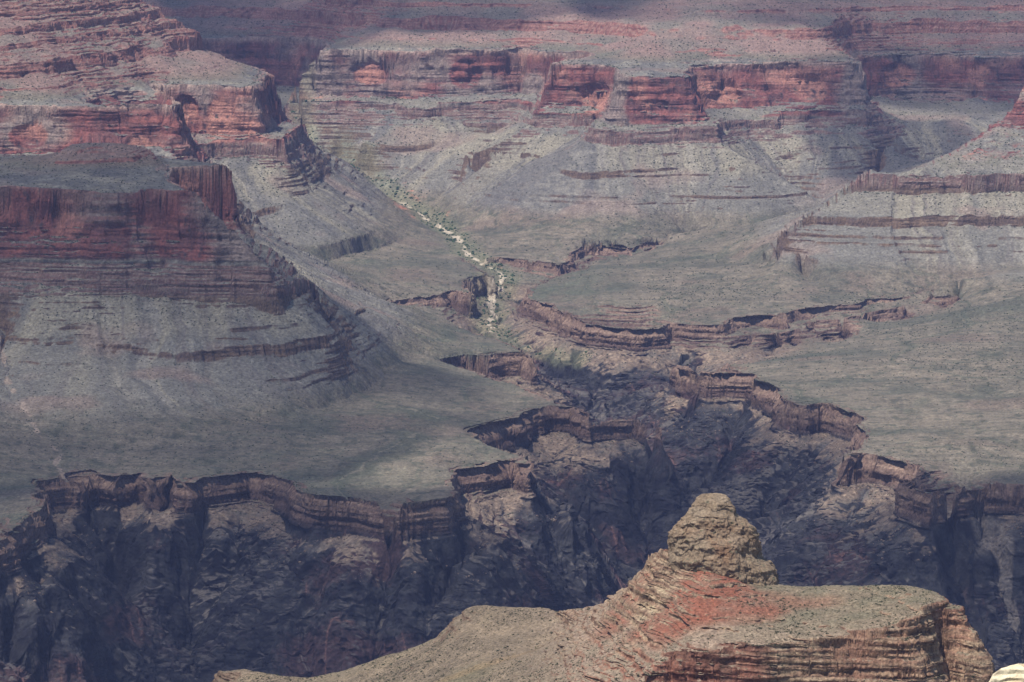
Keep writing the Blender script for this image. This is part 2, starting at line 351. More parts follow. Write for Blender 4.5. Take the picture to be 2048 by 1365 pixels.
def dist_line(X, Y, D, st=4):
    """distance from points to a dense polyline, on the coarse grid nodes"""
    out = np.full(X.shape, 1e9, f4)
    return out
def near_mask(L, rad):
    """coarse-grid distance (m, capped at rad) to the polyline L"""
    d = np.full(Zc.shape, rad, f4)
    for x, y in L[:, :2]:
        i, j = C.ij(x, y); ri = int(rad / (dA * y)) + 2; rj = int(rad / dY) + 2
        i0, i1, j0, j1 = max(0, int(i) - ri), min(C.nx, int(i) + ri), max(0, int(j) - rj), min(C.ny, int(j) + rj)
        if i0 >= i1 or j0 >= j1: continue
        q = np.hypot(gx_[j0:j1, i0:i1] - x, gy_[j0:j1, i0:i1] - y)
        d[j0:j1, i0:i1] = np.minimum(d[j0:j1, i0:i1], q)
    return d
DCR = near_mask(CREEK[::3], 80.); DSD = near_mask(SIDE[::3], 60.); DCH = near_mask(CHUTE[0][::2], 70.)
# dip of the strata: drawn height minus the nominal height of the same bed
DIP = Field(-0.192, 0.192, 96, 3900.0, 13500.0, 160)
for px, D, v in ((0,6900,0),(500,6900,0),(1000,6900,0),(-540,7500,4),(300,9600,18),(-540,9000,14),(0,11600,42),(500,11600,42),(700,10900,38),(1000,10900,38),(1100,10500,22),(1300,10250,8),(1500,10500,22),
                 (1700,10500,22),(1900,10900,18),(2300,10900,18),(1900,9100,8),(2300,9100,8),(1500,7000,0),(2300,6000,0),(-540,5000,0),(2300,4500,0),(0,13400,60),(2300,13400,60)):
    x = (px - 1024) / F * D / CP; DIP.put(np.array([x]), np.array([float(D)]), np.array([float(v)]))
Zd = blur(DIP.solve(), 4)
print('dip', round(time.time() - T0, 1))

def ledge(z, zc, h, w, c=0.16):
    u = (z - zc) / w; a = np.abs(u)
    m = np.where(a < c, a / c * (h / 2 / w), h / 2 / w + (a - c) / (1 - c) * (1 - h / 2 / w))
    return np.where(a < 1, zc + np.sign(u) * m * w, z)

SUPAI = [(418, 5, 7), (458, 42, 32), (506, 15, 14), (538, 26, 18), (574, 13, 14), (612, 30, 24), (655, 26, 20)]
MINOR = [(212, 9, 12), (176, 7, 10), (142, 8, 11), (128, 6, 7), (92, 8, 10), (78, 7, 8), (66, 7, 8), (52, 6, 8)]
def col(*c): return np.array(c, f4)
def mixc(a, b, t): return a + (b - a) * t[..., None]

def canyon_eval(X, Y):
    """heights and rock colours of the canyon at plan points"""
    # ragged edges: look the drawn field up at a shifted place
    steep = C.samp(SLb, X, Y)
    zl = C.samp(Zc, X, Y)
    gorge = sstep(-45, -80, zl)
    k = (0.35 + 0.65 * sstep(0.03, 0.35, steep)) * (1 - 0.4 * gorge)
    wx = 20 * fbm(X, Y, 190, 2, 0) + 11 * vn(X, Y, 64, 2) + 5.0 * vn(X, Y, 24, 3) + 1.3 * vn(X, Y, 9, 4)
    wy = 20 * fbm(X, Y, 190, 2, 5) + 11 * vn(X, Y, 64, 6) + 5.0 * vn(X, Y, 24, 7) + 1.3 * vn(X, Y, 9, 1)
    # sharp vertical joints
    jn = np.abs(vn(X, Y, 34, 2)); jn = np.minimum(jn, 0.22) / 0.22
    wy = wy + 1.6 * (1 - jn)
    Xw = X + wx * k; Yw = Y + wy * k
    z = C.samp(Zc, Xw, Yw)
    px = C.samp(PX, Xw, Yw); py = C.samp(PY, Xw, Yw)
    dip = C0 = DIP.samp(Zd, X, Y)
    # gullies down the talus
    tal = sstep(16, 60, z) * sstep(262, 225, z - dip) * sstep(0.1, 0.3, steep)
    gul = C.samp(GUL, Xw, Yw); gul2 = vn(px, py, 14, 5)
    z = z - tal * (8 * gul + 2.4 * C.samp(GUL2, Xw, Yw) + 1.2 * gul2)
    # soft hills of the plateau
    flat = sstep(-12, 2, z) * sstep(70, 20, z)
    z = z + flat * ((9 * fbm(X, Y, 280, 2, 3) + 4 * vn(X, Y, 95, 6) - 2.2 * ridge(X + 20 * vn(X, Y, 70, 1), Y, 120, 2, 1)) * sstep(0, 8, z + 4) + 0.8 * vn(X, Y, 40, 1) + 0.25 * vn(X, Y, 9, 2))
    # schist: knife ridges and chutes down the walls of the gorge
    g2 = sstep(-62, -120, z)
    r1 = C.samp(GR1, Xw, Yw); r2 = C.samp(GR2, Xw, Yw); r3 = ridge(X + 0.7 * Y, Y, 22, 3, 6)
    z = z - g2 * (26 * r1 + 17 * r2 + 8 * C.samp(GR3, Xw, Yw)) - sstep(-50, -90, z) * (4.5 * r3 + 2.0 * vn(X, Y, 7, 3))
    # bedding
    zs = z - dip
    wob = 2.2 * vn(X, Y, 120, 3) + 1.0 * vn(X, Y, 30, 4)
    zq = zs + wob
    lm = np.clip(0.9 + 1.5 * vn(px, py, 46, 6) + 0.5 * vn(px, py, 14, 2), 0, 1) * sstep(40, 60, zq)
    d = 0
    for zc, h, w in MINOR:
        d = d + (ledge(zq, zc, h, w, .12) - zq) * sstep(.12, .4, vn(px + zc * 31, py, 75, 1) + .6 * vn(px, py, 200, 3))
    z = z + d * lm * sstep(0.12, 0.25, steep)
    d = 0; sm = 0.65 + 0.35 * vn(X, Y, 60, 5)
    for zc, h, w in SUPAI: d = d + (ledge(zq, zc, h, w, .12) - zq)
    z = z + d * sm
    # thin courses in the cliffs
    def courses(z, p, amt, k):
        q = (z + 0.35 * p * vn(X, Y, 25, k)) / p; fr = q - np.floor(q)
        return z + amt * p * (np.clip((fr - .35) / .3, 0, 1) - fr)
    tap = sstep(-50, -42, z) * sstep(3, -1, z) * sstep(.25, .5, steep)
    z = lerp(z, courses(courses(z, 7.5, .8, 2), 3.1, .6, 3), tap * (0.75 + 0.25 * vn(X, Y, 30, 1)))
    rw = sstep(186, 194, zq) * sstep(405, 395, zq) * sstep(.4, .8, steep)
    z = lerp(z, courses(courses(z, 24, .35, 4), 8, .45, 5), rw)
    sp = sstep(400, 410, zq)
    z = lerp(z, courses(z, 9, .6, 2), sp * sstep(.45, .9, steep + .25 * vn(X, Y, 60, 2)))
    z = z - sp * 3.5 * ridge(X, Y, 60, 2, 5)
    z = z + 0.5 * vn(X, Y, 5, 2) * sstep(.05, .3, steep) + 0.25 * vn(X, Y, 2.6, 3)
    return z, zq + (z - dip - zs) , px, py, steep, gorge

def n3(x, y, z, lam, k): return (vn(x + .31 * z, y + .57 * z, lam, k) + vn(y - .2 * z, z + .13 * x, lam, k + 1) + vn(z * 1.1 + .2 * y, x, lam, k + 2)) / 1.9
def beds(z, X, Y, lz, L, k):
    return vn(z * (L / lz), .8 * X + .6 * Y, L, k)
# hollows weathered into the red wall: photo column, row, distance, half width, half height, depth (m)
ALCOVES = [(1188,190,10500,46,42,34),(1310,215,10250,40,26,16),(1452,185,10520,48,50,30),(1618,180,10520,52,46,22),(1345,190,10250,22,20,10),(375,215,9600,30,34,26),(440,222,9590,30,30,14),(740,150,10890,60,40,20),(930,150,10890,50,44,18),
           (1800,150,10960,60,42,20),(1960,150,10950,40,36,16),(280,290,8920,34,30,18),(60,270,8920,50,30,14),(90,440,6990,40,34,12),(240,470,6980,26,24,9),(395,395,7320,30,22,14)]
def cliff_shift(X, Y, z, zq, slope):
    """outward (downhill) shift of the rock face, so that beds stand out as ledges and hollows"""
    cl = sstep(.45, 1.1, slope)
    tap = sstep(-56, -50, z) * sstep(3, 0, z)
    d = tap * (3.0 * beds(z, X, Y, 4.2, 80, 2) + 1.9 * beds(z, X, Y, 2.0, 45, 5) + 3.5 * n3(X, Y, z, 17, 1) - 4.5 * sstep(-20, -2, z) - 13 * sstep(.1, .5, vn(X, Y, 52, 3)) * sstep(-26 + 12 * vn(X, Y, 23, 5), -4, z) + 9 * sstep(.1, .5, vn(X, Y, 60, 7)) * sstep(-28, -50, z) - 3.5 * sstep(-24, -40, z + 5 * vn(X, Y, 40, 1)))
    rw = sstep(244, 254, zq) * sstep(402, 392, zq)
    d = d + rw * (3.2 * beds(z, X, Y, 19, 140, 3) + 1.9 * beds(z, X, Y, 7, 70, 6) + 1.1 * beds(z, X, Y, 3.2, 40, 1) + 6.5 * n3(X, Y, z, 44, 2) + 3.4 * n3(X, Y, z, 17, 4))
    for px, py, D, w, h, dep in ALCOVES:
        ax, ay, az = at_d(px, py, D)
        t = 1 - ((X - ax) / w) ** 2 - ((z - az) / (h * np.where(z > az, 1, .8))) ** 2 - ((Y - ay) / 130) ** 2
        d = d - rw * dep * .5 * sstep(0, .9, t + .45 * n3(X, Y, z, 26, 3))
    su = sstep(398, 408, zq); d = d + su * (2.6 * beds(z, X, Y, 7.5, 110, 4) + 1.8 * beds(z, X, Y, 3.3, 60, 7) + 3.0 * n3(X, Y, z, 24, 5))
    mu = sstep(30, 60, zq) * sstep(246, 240, zq); d = d + mu * (1.8 * beds(z, X, Y, 5, 70, 2) + 1.0 * beds(z, X, Y, 2.4, 40, 3) + 2.0 * n3(X, Y, z, 20, 6))
    d = d * cl
    go = sstep(-56, -90, z)
    rg = lambda lam, k: 1 - 2 * np.abs(n3(X, Y, .22 * z, lam, k))
    d = d + go * sstep(.3, .8, slope) * (7 * rg(48, 1) + 7 * rg(21, 4) + 4 * rg(9.5, 2) + 1.6 * n3(X, Y, z, 4, 3))
    return d

def canyon_color(X, Y, z, zq, px, py, steep, slope):
    n_big = fbm(X, Y, 420, 3, 2); n_mid = .7 * n3(X, Y, z, 90, 4) + .3 * n3(X, Y, z, 40, 2); n_sm = .6 * n3(X, Y, z, 18, 3) + .4 * n3(X, Y, z, 8, 4); n_f = n3(X, Y, z, 4.2, 1)
    streak = fbm(px, py, 30, 3, 3); stf = fbm(px, py, 9, 2, 5)
    cliff = sstep(0.75, 1.3, slope); semi = sstep(0.45, 0.8, slope)
    # --- plateau: olive grey blackbrush over pale tan soil
    c = np.empty(X.shape + (3,), f4); c[:] = col(.118, .106, .079)
    c = mixc(c, col(.180, .150, .112), np.clip(0.5 * n_big + 0.9 * n_mid * .5 + .2 + 0.5 * n_sm, 0, 1))
    c = mixc(c, col(.075, .085, .060), np.clip(-1.6 * n_big - .25 + .5 * n_sm, 0, .8))
    wsh = np.abs(vn(X + 25 * vn(X, Y, 60, 1), Y * .55 + 25 * vn(X, Y, 60, 2), 210, 5)); wsh2 = np.abs(vn(X + 14 * vn(X, Y, 30, 1), Y * .6 + 14 * vn(X, Y, 34, 2), 95, 3))
    c = mixc(c, col(.062, .075, .050), np.clip(sstep(.06, .012, wsh) * .55 + sstep(.07, .015, wsh2) * .4, 0, .6)); c = mixc(c, col(.24, .20, .15), (sstep(.006, .001, wsh) * .4 + sstep(.006, .001, wsh2) * .25) * (n_sm > -.1))
    c = mixc(c, col(.135, .100, .078), np.clip(2 * fbm(X, Y, 160, 2, 7) - .6, 0, .5)); c = mixc(c, col(.062, .070, .052), sstep(.05, .5, fbm(X, Y, 150, 3, 0)) * .55)
    c = mixc(c, col(.050, .056, .040), sstep(.35, .6, vn(X, Y, 13, 3) + .3 * n_f) * .6)
    # --- green-grey and yellow shale slopes
    t = sstep(25, 60, zq)
    sh = np.empty_like(c); sh[:] = col(.142, .134, .114)
    sh = mixc(sh, col(.205, .185, .140), np.clip(1.6 * streak + .15 + 1.1 * sstep(110, 150, zq) * sstep(215, 190, zq) - .2, 0, 1))
    fan = vn(px, py, 75, 2)
    sh = mixc(sh, col(.105, .100, .092), np.clip(2.4 * fan - .1 + .9 * stf, 0, 1) * .85)
    sh = mixc(sh, col(.235, .215, .175), np.clip(2.2 * vn(px, py, 11, 6) - .7 + .8 * n_sm, 0, 1) * .55)
    sh = mixc(sh, col(.115, .10, .088), np.clip(1.8 * stf - .35, 0, 1) * .8)
    sh = mixc(sh, col(.20, .145, .118), np.clip(2 * n_mid - .5, 0, .6))
    c = mixc(c, sh, t)
    led = sstep(1.25, 1.9, slope) * t * sstep(250, 190, zq)
    c = mixc(c, mixc(np.broadcast_to(col(.150, .102, .070), c.shape), col(.085, .060, .05), np.clip(n_sm + .4, 0, 1)), led)
    # --- purple brown ledge under the great wall
    mu = sstep(188, 195, zq) * sstep(250, 244, zq)
    c = mixc(c, mixc(np.broadcast_to(col(.150, .086, .072), c.shape), col(.215, .175, .145), np.clip(.5 + 1.2 * np.sin(zq * 1.05 + n_mid * 3), 0, 1) * .6), mu * sstep(1.0, 1.4, slope))
    ben = sstep(226, 234, zq) * sstep(268, 252, zq)
    c = mixc(c, mixc(np.broadcast_to(col(.20, .18, .15), c.shape), col(.115, .11, .08), np.clip(n_sm + .4, 0, 1)), ben * .85 * sstep(1.1, .6, slope))
    # --- the red limestone wall
    rw = sstep(248, 256, zq + 6 * n_mid) * sstep(398, 390, zq) * sstep(.5, .85, slope)
    red = mixc(np.broadcast_to(col(.185, .070, .058), c.shape), col(.125, .056, .050), np.clip(.5 + 1.6 * n3(X, Y, z, 26, 3) + .6 * np.sin(zq * .21 + n_mid * 4), 0, 1))
    hol = np.zeros_like(z)
    for px_, py_, D_, w_, h_, _d in ALCOVES:
        a_, b_, c_ = at_d(px_, py_, D_); hol = np.maximum(hol, sstep(-.1, .5, 1 - ((X - a_) / w_) ** 2 - ((z - c_) / h_) ** 2 - ((Y - b_) / 150) ** 2 + .4 * n_mid))
    red = mixc(red, col(.29, .140, .105), np.clip(1.8 * n3(X, Y, z, 60, 1) - .45 + hol * sstep(7800, 8800, Y), 0, 1))
    nose = sstep(0, 1, 1.3 - np.hypot((X + 480) / 105, (Y - 6950) / 110)) * 2.2 + sstep(0, 1, 1.3 - np.hypot((X - 268) / 46, (Y - 10270) / 90)) * 2.5 + sstep(0, 1, 1.2 - np.hypot((X + 560) / 90, (Y - 10900) / 120)) + sstep(0, 1, 1.2 - np.hypot((X - 925) / 40, (Y - 10530) / 120))
    grey = np.clip(1.8 * n3(X, Y, z, 75, 5) + 1.2 * nose - 1.5 * hol + .35 * np.sin(zq * .5 + 4 * n_mid) * (n_sm + .5) - .2, 0, 1)
    red = mixc(red, col(.190, .155, .132), grey * .85)
    red = mixc(red, col(.30, .23, .185), sstep(372, 388, zq + 5 * n_sm) * .75)
    red = mixc(red, col(.07, .045, .042), np.clip(2.2 * n3(X, Y, .7 * z, 7, 2) - 1.0, 0, 1)); red = mixc(red, col(.085, .05, .045), sstep(.05, .0, np.abs(n3(X, Y, .8 * z, 30, 1))) * .5)
    c = mixc(c, red, rw)
    # --- red beds above: cliffs and pink slopes
    su = sstep(392, 402, zq)
    sc = mixc(np.broadcast_to(col(.200, .135, .112), c.shape), col(.150, .130, .105), np.clip(.3 + 1.5 * n_mid, 0, 1))
    scl = mixc(np.broadcast_to(col(.190, .080, .064), c.shape), col(.25, .145, .115), np.clip(.5 + np.sin(zq * .85 + 2 * n_mid) * .8, 0, 1))
    scl = mixc(scl, col(.09, .04, .035), np.clip(2 * n3(X, Y, z, 9, 3) - .7, 0, 1))
    sc = mixc(sc, col(.10, .105, .07), sstep(420, 396, zq) * .55)
    sc = mixc(sc, scl, sstep(.6, .95, slope))
    c = mixc(c, sc, su)
    # --- brown sandstone rim of the gorge
    ta = sstep(-58, -50, z + 4 * n_sm) * sstep(2.5, -.5, z)
    tc = mixc(np.broadcast_to(col(.130, .084, .066), c.shape), col(.200, .138, .102), np.clip(.5 + .9 * np.sin(z * 1.9 + n_mid * 3), 0, 1) * .7)
    tc = mixc(tc, col(.080, .050, .042), np.clip(.9 * sstep(-18, -34, z + 10 * n_mid) + .8 * np.clip(n3(X, Y, z, 6, 4) * 2 - .9, 0, 1), 0, 1) * .8)
    bl = beds(z, X, Y, 1.7, 60, 5) + .5 * n_f; tc = mixc(tc, col(.055, .037, .033), sstep(.1, .45, bl) * .65); tc = mixc(tc, col(.27, .19, .14), sstep(-.35, -.6, bl) * .5)
    c = mixc(c, tc, ta * sstep(.3, .65, slope))
    # --- rubble apron, then black schist with pink dykes
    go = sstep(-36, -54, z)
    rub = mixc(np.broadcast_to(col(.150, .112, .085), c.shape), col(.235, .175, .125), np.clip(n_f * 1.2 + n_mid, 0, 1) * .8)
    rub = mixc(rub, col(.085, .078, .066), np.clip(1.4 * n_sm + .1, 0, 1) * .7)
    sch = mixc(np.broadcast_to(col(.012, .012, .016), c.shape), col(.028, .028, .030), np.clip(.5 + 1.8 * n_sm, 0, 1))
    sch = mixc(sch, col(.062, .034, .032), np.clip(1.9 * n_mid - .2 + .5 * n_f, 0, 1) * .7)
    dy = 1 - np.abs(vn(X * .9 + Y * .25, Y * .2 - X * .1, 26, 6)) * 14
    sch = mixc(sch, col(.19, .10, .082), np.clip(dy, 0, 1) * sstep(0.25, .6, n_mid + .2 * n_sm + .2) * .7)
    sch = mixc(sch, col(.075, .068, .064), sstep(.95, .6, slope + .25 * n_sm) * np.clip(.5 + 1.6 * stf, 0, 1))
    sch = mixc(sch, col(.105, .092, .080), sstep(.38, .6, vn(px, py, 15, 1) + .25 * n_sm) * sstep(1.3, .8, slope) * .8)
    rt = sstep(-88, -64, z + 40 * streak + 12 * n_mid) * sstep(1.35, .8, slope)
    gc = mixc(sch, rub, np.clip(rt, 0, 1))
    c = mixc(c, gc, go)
    # --- creek: pale gravel, green banks, red earth upstream
    dc = C.samp(DCR, X, Y); wv = 9 * vn(X, Y, 45, 3)
    up = sstep(-72, -66, z)
    c = mixc(c, col(.145, .155, .085), sstep(55, 20, dc + wv) * .4 * sstep(-95, -80, z))
    c = mixc(c, col(.33, .135, .085), sstep(74, 46, dc + wv) * sstep(24, 34, dc + wv) * sstep(15, 40, z) * np.clip(1.2 * n_sm + .55, 0, 1) * sstep(-.1, .3, vn(X, Y, 70, 2)) * sstep(.6, .35, slope))
    gr = sstep(8.5, 4.5, np.abs(dc + 7 * vn(X, Y, 22, 5)) ) * sstep(-.45, -.1, vn(X, Y, 60, 1) + .3 * sstep(-20, -50, z)) * up
    c = mixc(c, col(.40, .34, .26), gr * sstep(60, 25, z) * .9)
    ds = C.samp(DSD, X, Y)
    c = mixc(c, col(.27, .21, .165), sstep(4.5, 1.8, np.abs(ds + 5 * vn(X, Y, 18, 5))) * .8)
    dh = C.samp(DCH, X, Y) + 7 * vn(X, Y, 18, 2); wd = 7 + 20 * sstep(-130, -70, z)
    c = mixc(c, col(.165, .140, .118) * (1 + .0), sstep(wd, wd * .55, dh) * sstep(-40, -62, z) * (.75 + .25 * n_f))
    c = c * (1 + .22 * n_f + .16 * n_sm)[..., None]
    return np.clip(c, .01, .9)

def polar_mesh(fld, nc, nr, a0, a1, ev, hid=0.12, rows_blur=3, amax=None):
    """rows spaced by how large the ground shows, so cliffs get as many as flats"""
    ncc = 181; Ac = np.linspace(a0, a1, ncc); ys = np.linspace(fld.y0, fld.y1, 3600)
    W = np.zeros((ncc, len(ys)), f4)
    for q, a in enumerate(Ac):
        zz = fld.samp(fld.z, a * ys, ys); p = proj_y(ys, zz); dp = -np.diff(p, append=p[-1:]); dp[-1] = 0
        lim = np.minimum.accumulate(np.concatenate([[1e9], p[:-1]])); vis = p <= lim + 3
        inside = (p > -60) & (p < 1440)
        w = np.where(vis & inside, np.maximum(dp, 0) + 0.02, np.abs(dp) * hid * .5 + 0.012)
        W[q] = w + .012
    W = blur(W, rows_blur)
    cum = np.cumsum(W, 1); cum = (cum - cum[:, :1]) / (cum[:, -1:] - cum[:, :1])
    tt = np.linspace(0, 1, nr); Yr = np.stack([np.interp(tt, cum[q], ys) for q in range(ncc)])
    A = np.linspace(a0, a1, nc); fi = (A - a0) / (a1 - a0) * (ncc - 1); i0 = np.minimum(fi.astype(int), ncc - 2); fr = (fi - i0)[:, None]
    Yc = (Yr[i0] * (1 - fr) + Yr[i0 + 1] * fr).astype(f4)
    Xc = (A[:, None] * Yc).astype(f4)
    return Xc, Yc

def grid_normals(X, Y, Z):
    ax = np.gradient(X, axis=0); ay = np.gradient(Y, axis=0); az = np.gradient(Z, axis=0)
    bx = np.gradient(X, axis=1); by = np.gradient(Y, axis=1); bz = np.gradient(Z, axis=1)
    nx = ay * bz - az * by; ny = az * bx - ax * bz; nz = ax * by - ay * bx
    return nx, ny, nz

def np_mesh(name, V, Fq, colr=None, mat=None, smooth=False):
    me = bpy.data.meshes.new(name); nv = len(V); k = Fq.shape[1]
    me.vertices.add(nv); me.vertices.foreach_set('co', np.ascontiguousarray(V, f4).ravel())
    me.loops.add(Fq.size); me.loops.foreach_set('vertex_index', np.ascontiguousarray(Fq, np.int32).ravel())
    me.polygons.add(len(Fq)); me.polygons.foreach_set('loop_start', np.arange(0, Fq.size, k, dtype=np.int32))
    try: me.polygons.foreach_set('loop_total', np.full(len(Fq), k, np.int32))
    except Exception: pass
    me.polygons.foreach_set('use_smooth', np.full(len(Fq), smooth, bool))
    me.update(calc_edges=True)
    if colr is not None:
        at = me.attributes.new('rock', 'FLOAT_COLOR', 'POINT')
        at.data.foreach_set('color', np.concatenate([colr, np.ones((nv, 1), f4)], 1).astype(f4).ravel())
    if mat: me.materials.append(mat)
    o = bpy.data.objects.new(name, me); scene.collection.objects.link(o)
    return o

def submesh(name, V, Fq, Cl, mat, smooth=False):
    used = np.zeros(len(V), bool); used[Fq.ravel()] = True
    idx = np.cumsum(used) - 1
    return np_mesh(name, V[used], idx[Fq], Cl[used] if Cl is not None else None, mat, smooth)

# ------------------------------------------------------------------ materials
def rock_mat(name, s1, s2, bump, var=.5):
    m = bpy.data.materials.new(name); m.use_nodes = True
    n = m.node_tree.nodes; l = m.node_tree.links; b = n['Principled BSDF']
    b.inputs['Roughness'].default_value = .95; b.inputs['Specular IOR Level'].default_value = .12
    at = n.new('ShaderNodeAttribute'); at.attribute_name = 'rock'
    g = n.new('ShaderNodeNewGeometry')
    t1 = n.new('ShaderNodeTexNoise'); t1.inputs['Scale'].default_value = 1 / s1; t1.inputs['Detail'].default_value = 4; t1.inputs['Roughness'].default_value = .65
    t2 = n.new('ShaderNodeTexNoise'); t2.inputs['Scale'].default_value = 1 / s2; t2.inputs['Detail'].default_value = 3
    l.new(g.outputs['Position'], t1.inputs['Vector']); l.new(g.outputs['Position'], t2.inputs['Vector'])
    mr = n.new('ShaderNodeMapRange'); mr.inputs['From Min'].default_value = .3; mr.inputs['From Max'].default_value = .7
    mr.inputs['To Min'].default_value = 1 - var; mr.inputs['To Max'].default_value = 1 + var
    l.new(t1.outputs['Fac'], mr.inputs['Value'])
    mx = n.new('ShaderNodeVectorMath'); mx.operation = 'SCALE'
    l.new(at.outputs['Color'], mx.inputs[0]); l.new(mr.outputs[0], mx.inputs['Scale'])
    l.new(mx.outputs[0], b.inputs['Base Color'])
    bp = n.new('ShaderNodeBump'); bp.inputs['Strength'].default_value = 1.0; bp.inputs['Distance'].default_value = bump
    l.new(t2.outputs['Fac'], bp.inputs['Height']); l.new(bp.outputs[0], b.inputs['Normal'])
    return m
M_rock = rock_mat('layered_rock', 5.0, 4.0, 2.2, .42)
M_near = rock_mat('weathered_rock', 1.3, 1.6, .8, .42)

# ------------------------------------------------------------------ canyon mesh
NC, NR = 1650, 2150
Xc, Yc = polar_mesh(C, NC, NR, -0.188, 0.188, None)
Z = np.empty_like(Xc); ZQ = np.empty_like(Xc); PXs = np.empty_like(Xc); PYs = np.empty_like(Xc); ST = np.empty_like(Xc)
for a in range(0, NC, 150):
    s_ = slice(a, a + 150)
    Z[s_], ZQ[s_], PXs[s_], PYs[s_], ST[s_], _ = canyon_eval(Xc[s_], Yc[s_])
nx, ny, nz = grid_normals(Xc, Yc, Z)
SLP = blur(np.clip(np.hypot(nx, ny) / np.maximum(np.abs(nz), 1e-6), 0, 6), 1)
for a in range(0, NC, 150):
    s_ = slice(a, a + 150); X, Y, z = Xc[s_], Yc[s_], Z[s_]
    gx, gy = C.samp(GX, X, Y), C.samp(GYY, X, Y); g = np.hypot(gx, gy) + .02
    d = cliff_shift(X, Y, z, ZQ[s_], SLP[s_]); Xc[s_] = X - d * gx / g; Yc[s_] = Y - d * gy / g
nx, ny, nz = grid_normals(Xc, Yc, Z)
SLP = np.hypot(nx, ny) / np.maximum(np.abs(nz), 1e-6)
SLP = blur(np.clip(SLP, 0, 6), 1); del nx, ny, nz
CO = np.empty(Xc.shape + (3,), f4)
for a in range(0, NC, 150):
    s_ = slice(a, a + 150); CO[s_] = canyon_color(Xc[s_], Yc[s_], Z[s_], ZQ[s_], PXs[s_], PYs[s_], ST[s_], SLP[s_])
print('evaluated', round(time.time() - T0, 1))
V = np.stack([Xc, Yc, Z], -1).reshape(-1, 3)
I = np.arange(NC * NR, dtype=np.int32).reshape(NC, NR)
Fq = np.stack([I[:-1, :-1], I[1:, :-1], I[1:, 1:], I[:-1, 1:]], -1).reshape(-1, 4)
zc_ = blur(Z, 6)[:-1, :-1].ravel(); yc_ = Yc[:-1, :-1].ravel(); pc_ = (1024 + F * CP * Xc / Yc)[:-1, :-1].ravel()
cls = np.zeros(len(Fq), np.int8)                                   # plateau
cls[zc_ < -48] = 1                                                 # gorge
bt = zc_ > 34
cls[bt & (yc_ < 8150) & (pc_ < 900)] = 2
cls[bt & (yc_ >= 8150) & (yc_ < 10560) & (pc_ < 760)] = 3
cls[bt & (yc_ >= 8700) & (yc_ < 9640) & (pc_ > 1380)] = 4
cls[bt & (yc_ >= 9640) & (cls == 0)] = 5
cls[bt & (yc_ >= 10560) & (pc_ < 1100) & (cls != 2)] = 6
for k, (nm, lab) in enumerate((('plateau', 'grey green benchland cut by the gorge'), ('inner_gorge', 'dark schist gorge with rubble aprons under a brown rim'), ('butte', 'shaded red walled butte at the left above the gorge'),
        ('butte', 'tall terraced butte at the upper left'), ('butte', 'pale yellow sloped butte at the right edge'), ('canyon_wall', 'red walled headlands with grey talus fans in the middle distance'), ('canyon_wall', 'hazy red wall at the back left'))):
    fk = Fq[cls == k]
    if len(fk): tag(submesh(nm, V, fk, CO.reshape(-1, 3), M_rock), lab, kind='structure')
print('canyon meshes', len(V), round(time.time() - T0, 1))
ZG = Z

# ================================================================== the near ridge
G = Field(-0.112, 0.172, 720, 1900.0, 3000.0, 560)
ALLRIM.clear(); PENDING.clear()
crest = [(300,1450,2800),(400,1400,2750),(424,1362,2725),(434,1341,2720),(480,1335,2700),(560,1350,2690),(620,1355,2680),(660,1347,2675),(740,1320,2650),(800,1302,2640),(870,1276,2630),(888,1255,2628),(905,1235,2620),(940,1212,2610),(975,1208,2600),(1030,1213,2590),(1080,1215,2580),(1112,1222,2560),(1160,1211,2530),(1210,1206,2500),
  (1235,1188,2475),(1260,1168,2455),(1288,1144,2440),(1292,1124,2432),(1300,1112,2425),(1320,1100,2415),(1345,1094,2405),(1390,1115,2395),(1430,1150,2385),(1480,1165,2380),(1552,1170,2378),(1600,1172,2378),(1650,1170,2378),(1700,1169,2376),(1840,1170,2352),(1862,1174,2346),(1882,1184,2338),(1905,1206,2330),(1930,1230,2322),(1945,1256,2316),(1962,1284,2310),(1976,1312,2306),(1994,1338,2300),(2004,1390,2296),(2030,1480,2290),(2400,1900,2270)]
CR = line_d(G, crest, 1.0)
for off, dz in ((14, 5), (60, 42), (150, 120), (330, 260)):
    G.put(CR[:, 0], CR[:, 1] + off, CR[:, 2] - dz)
scarp(G, dcarry([(1215,1440,2235,1500),(1262,1385,2250,1450),(1290,1345,2262,1420),(1318,1318,2268,1400),(1348,1303,2270,1400),(1420,1295,2272),(1512,1288,2272),(1567,1284,2274),(1620,1280,2276),(1677,1274,2278),(1704,1268,2280),(1770,1254,2284),(1826,1240,2288),(1842,1226,2296),(1856,1214,2304),(1880,1204,2322),(1900,1214,2326),(1930,1242,2318),(1950,1280,2306),(1975,1325,2300),(1990,1380,2290)], 9), [(5, .45), (10, 1.0, 6), (34, 1.0, 44)], 1.0)
flush_scarps()
line_d(G, [(1365,1118,2385),(1400,1140,2368),(1434,1146,2358),(1500,1170,2362)], 1.0)
line_d(G, [(1434,1146,2358),(1400,1190,2335),(1370,1250,2300)], 1.0); line_d(G, [(1150,1300,2395),(1230,1255,2385),(1330,1215,2350)], 1.0)
line_d(G, [(1600,1215,2335),(1700,1212,2335),(1800,1206,2330)], 1.0)
line_d(G, [(1112,1222,2560),(1118,1245,2545),(1108,1262,2530),(1112,1285,2515),(1060,1305,2500)], 1.0)
line_d(G, [(300,1500,2700),(500,1420,2640),(800,1400,2480),(1000,1400,2370),(1100,1400,2320),(1180,1400,2290)], 1.0)
line_d(G, [(300,1700,2400),(800,1600,2250),(1100,1600,2150),(1400,1800,2150),(2400,1800,2150)], 1.0)
G.put(np.linspace(-220, 380, 600), np.full(600, 1905.), np.full(600, 260.))
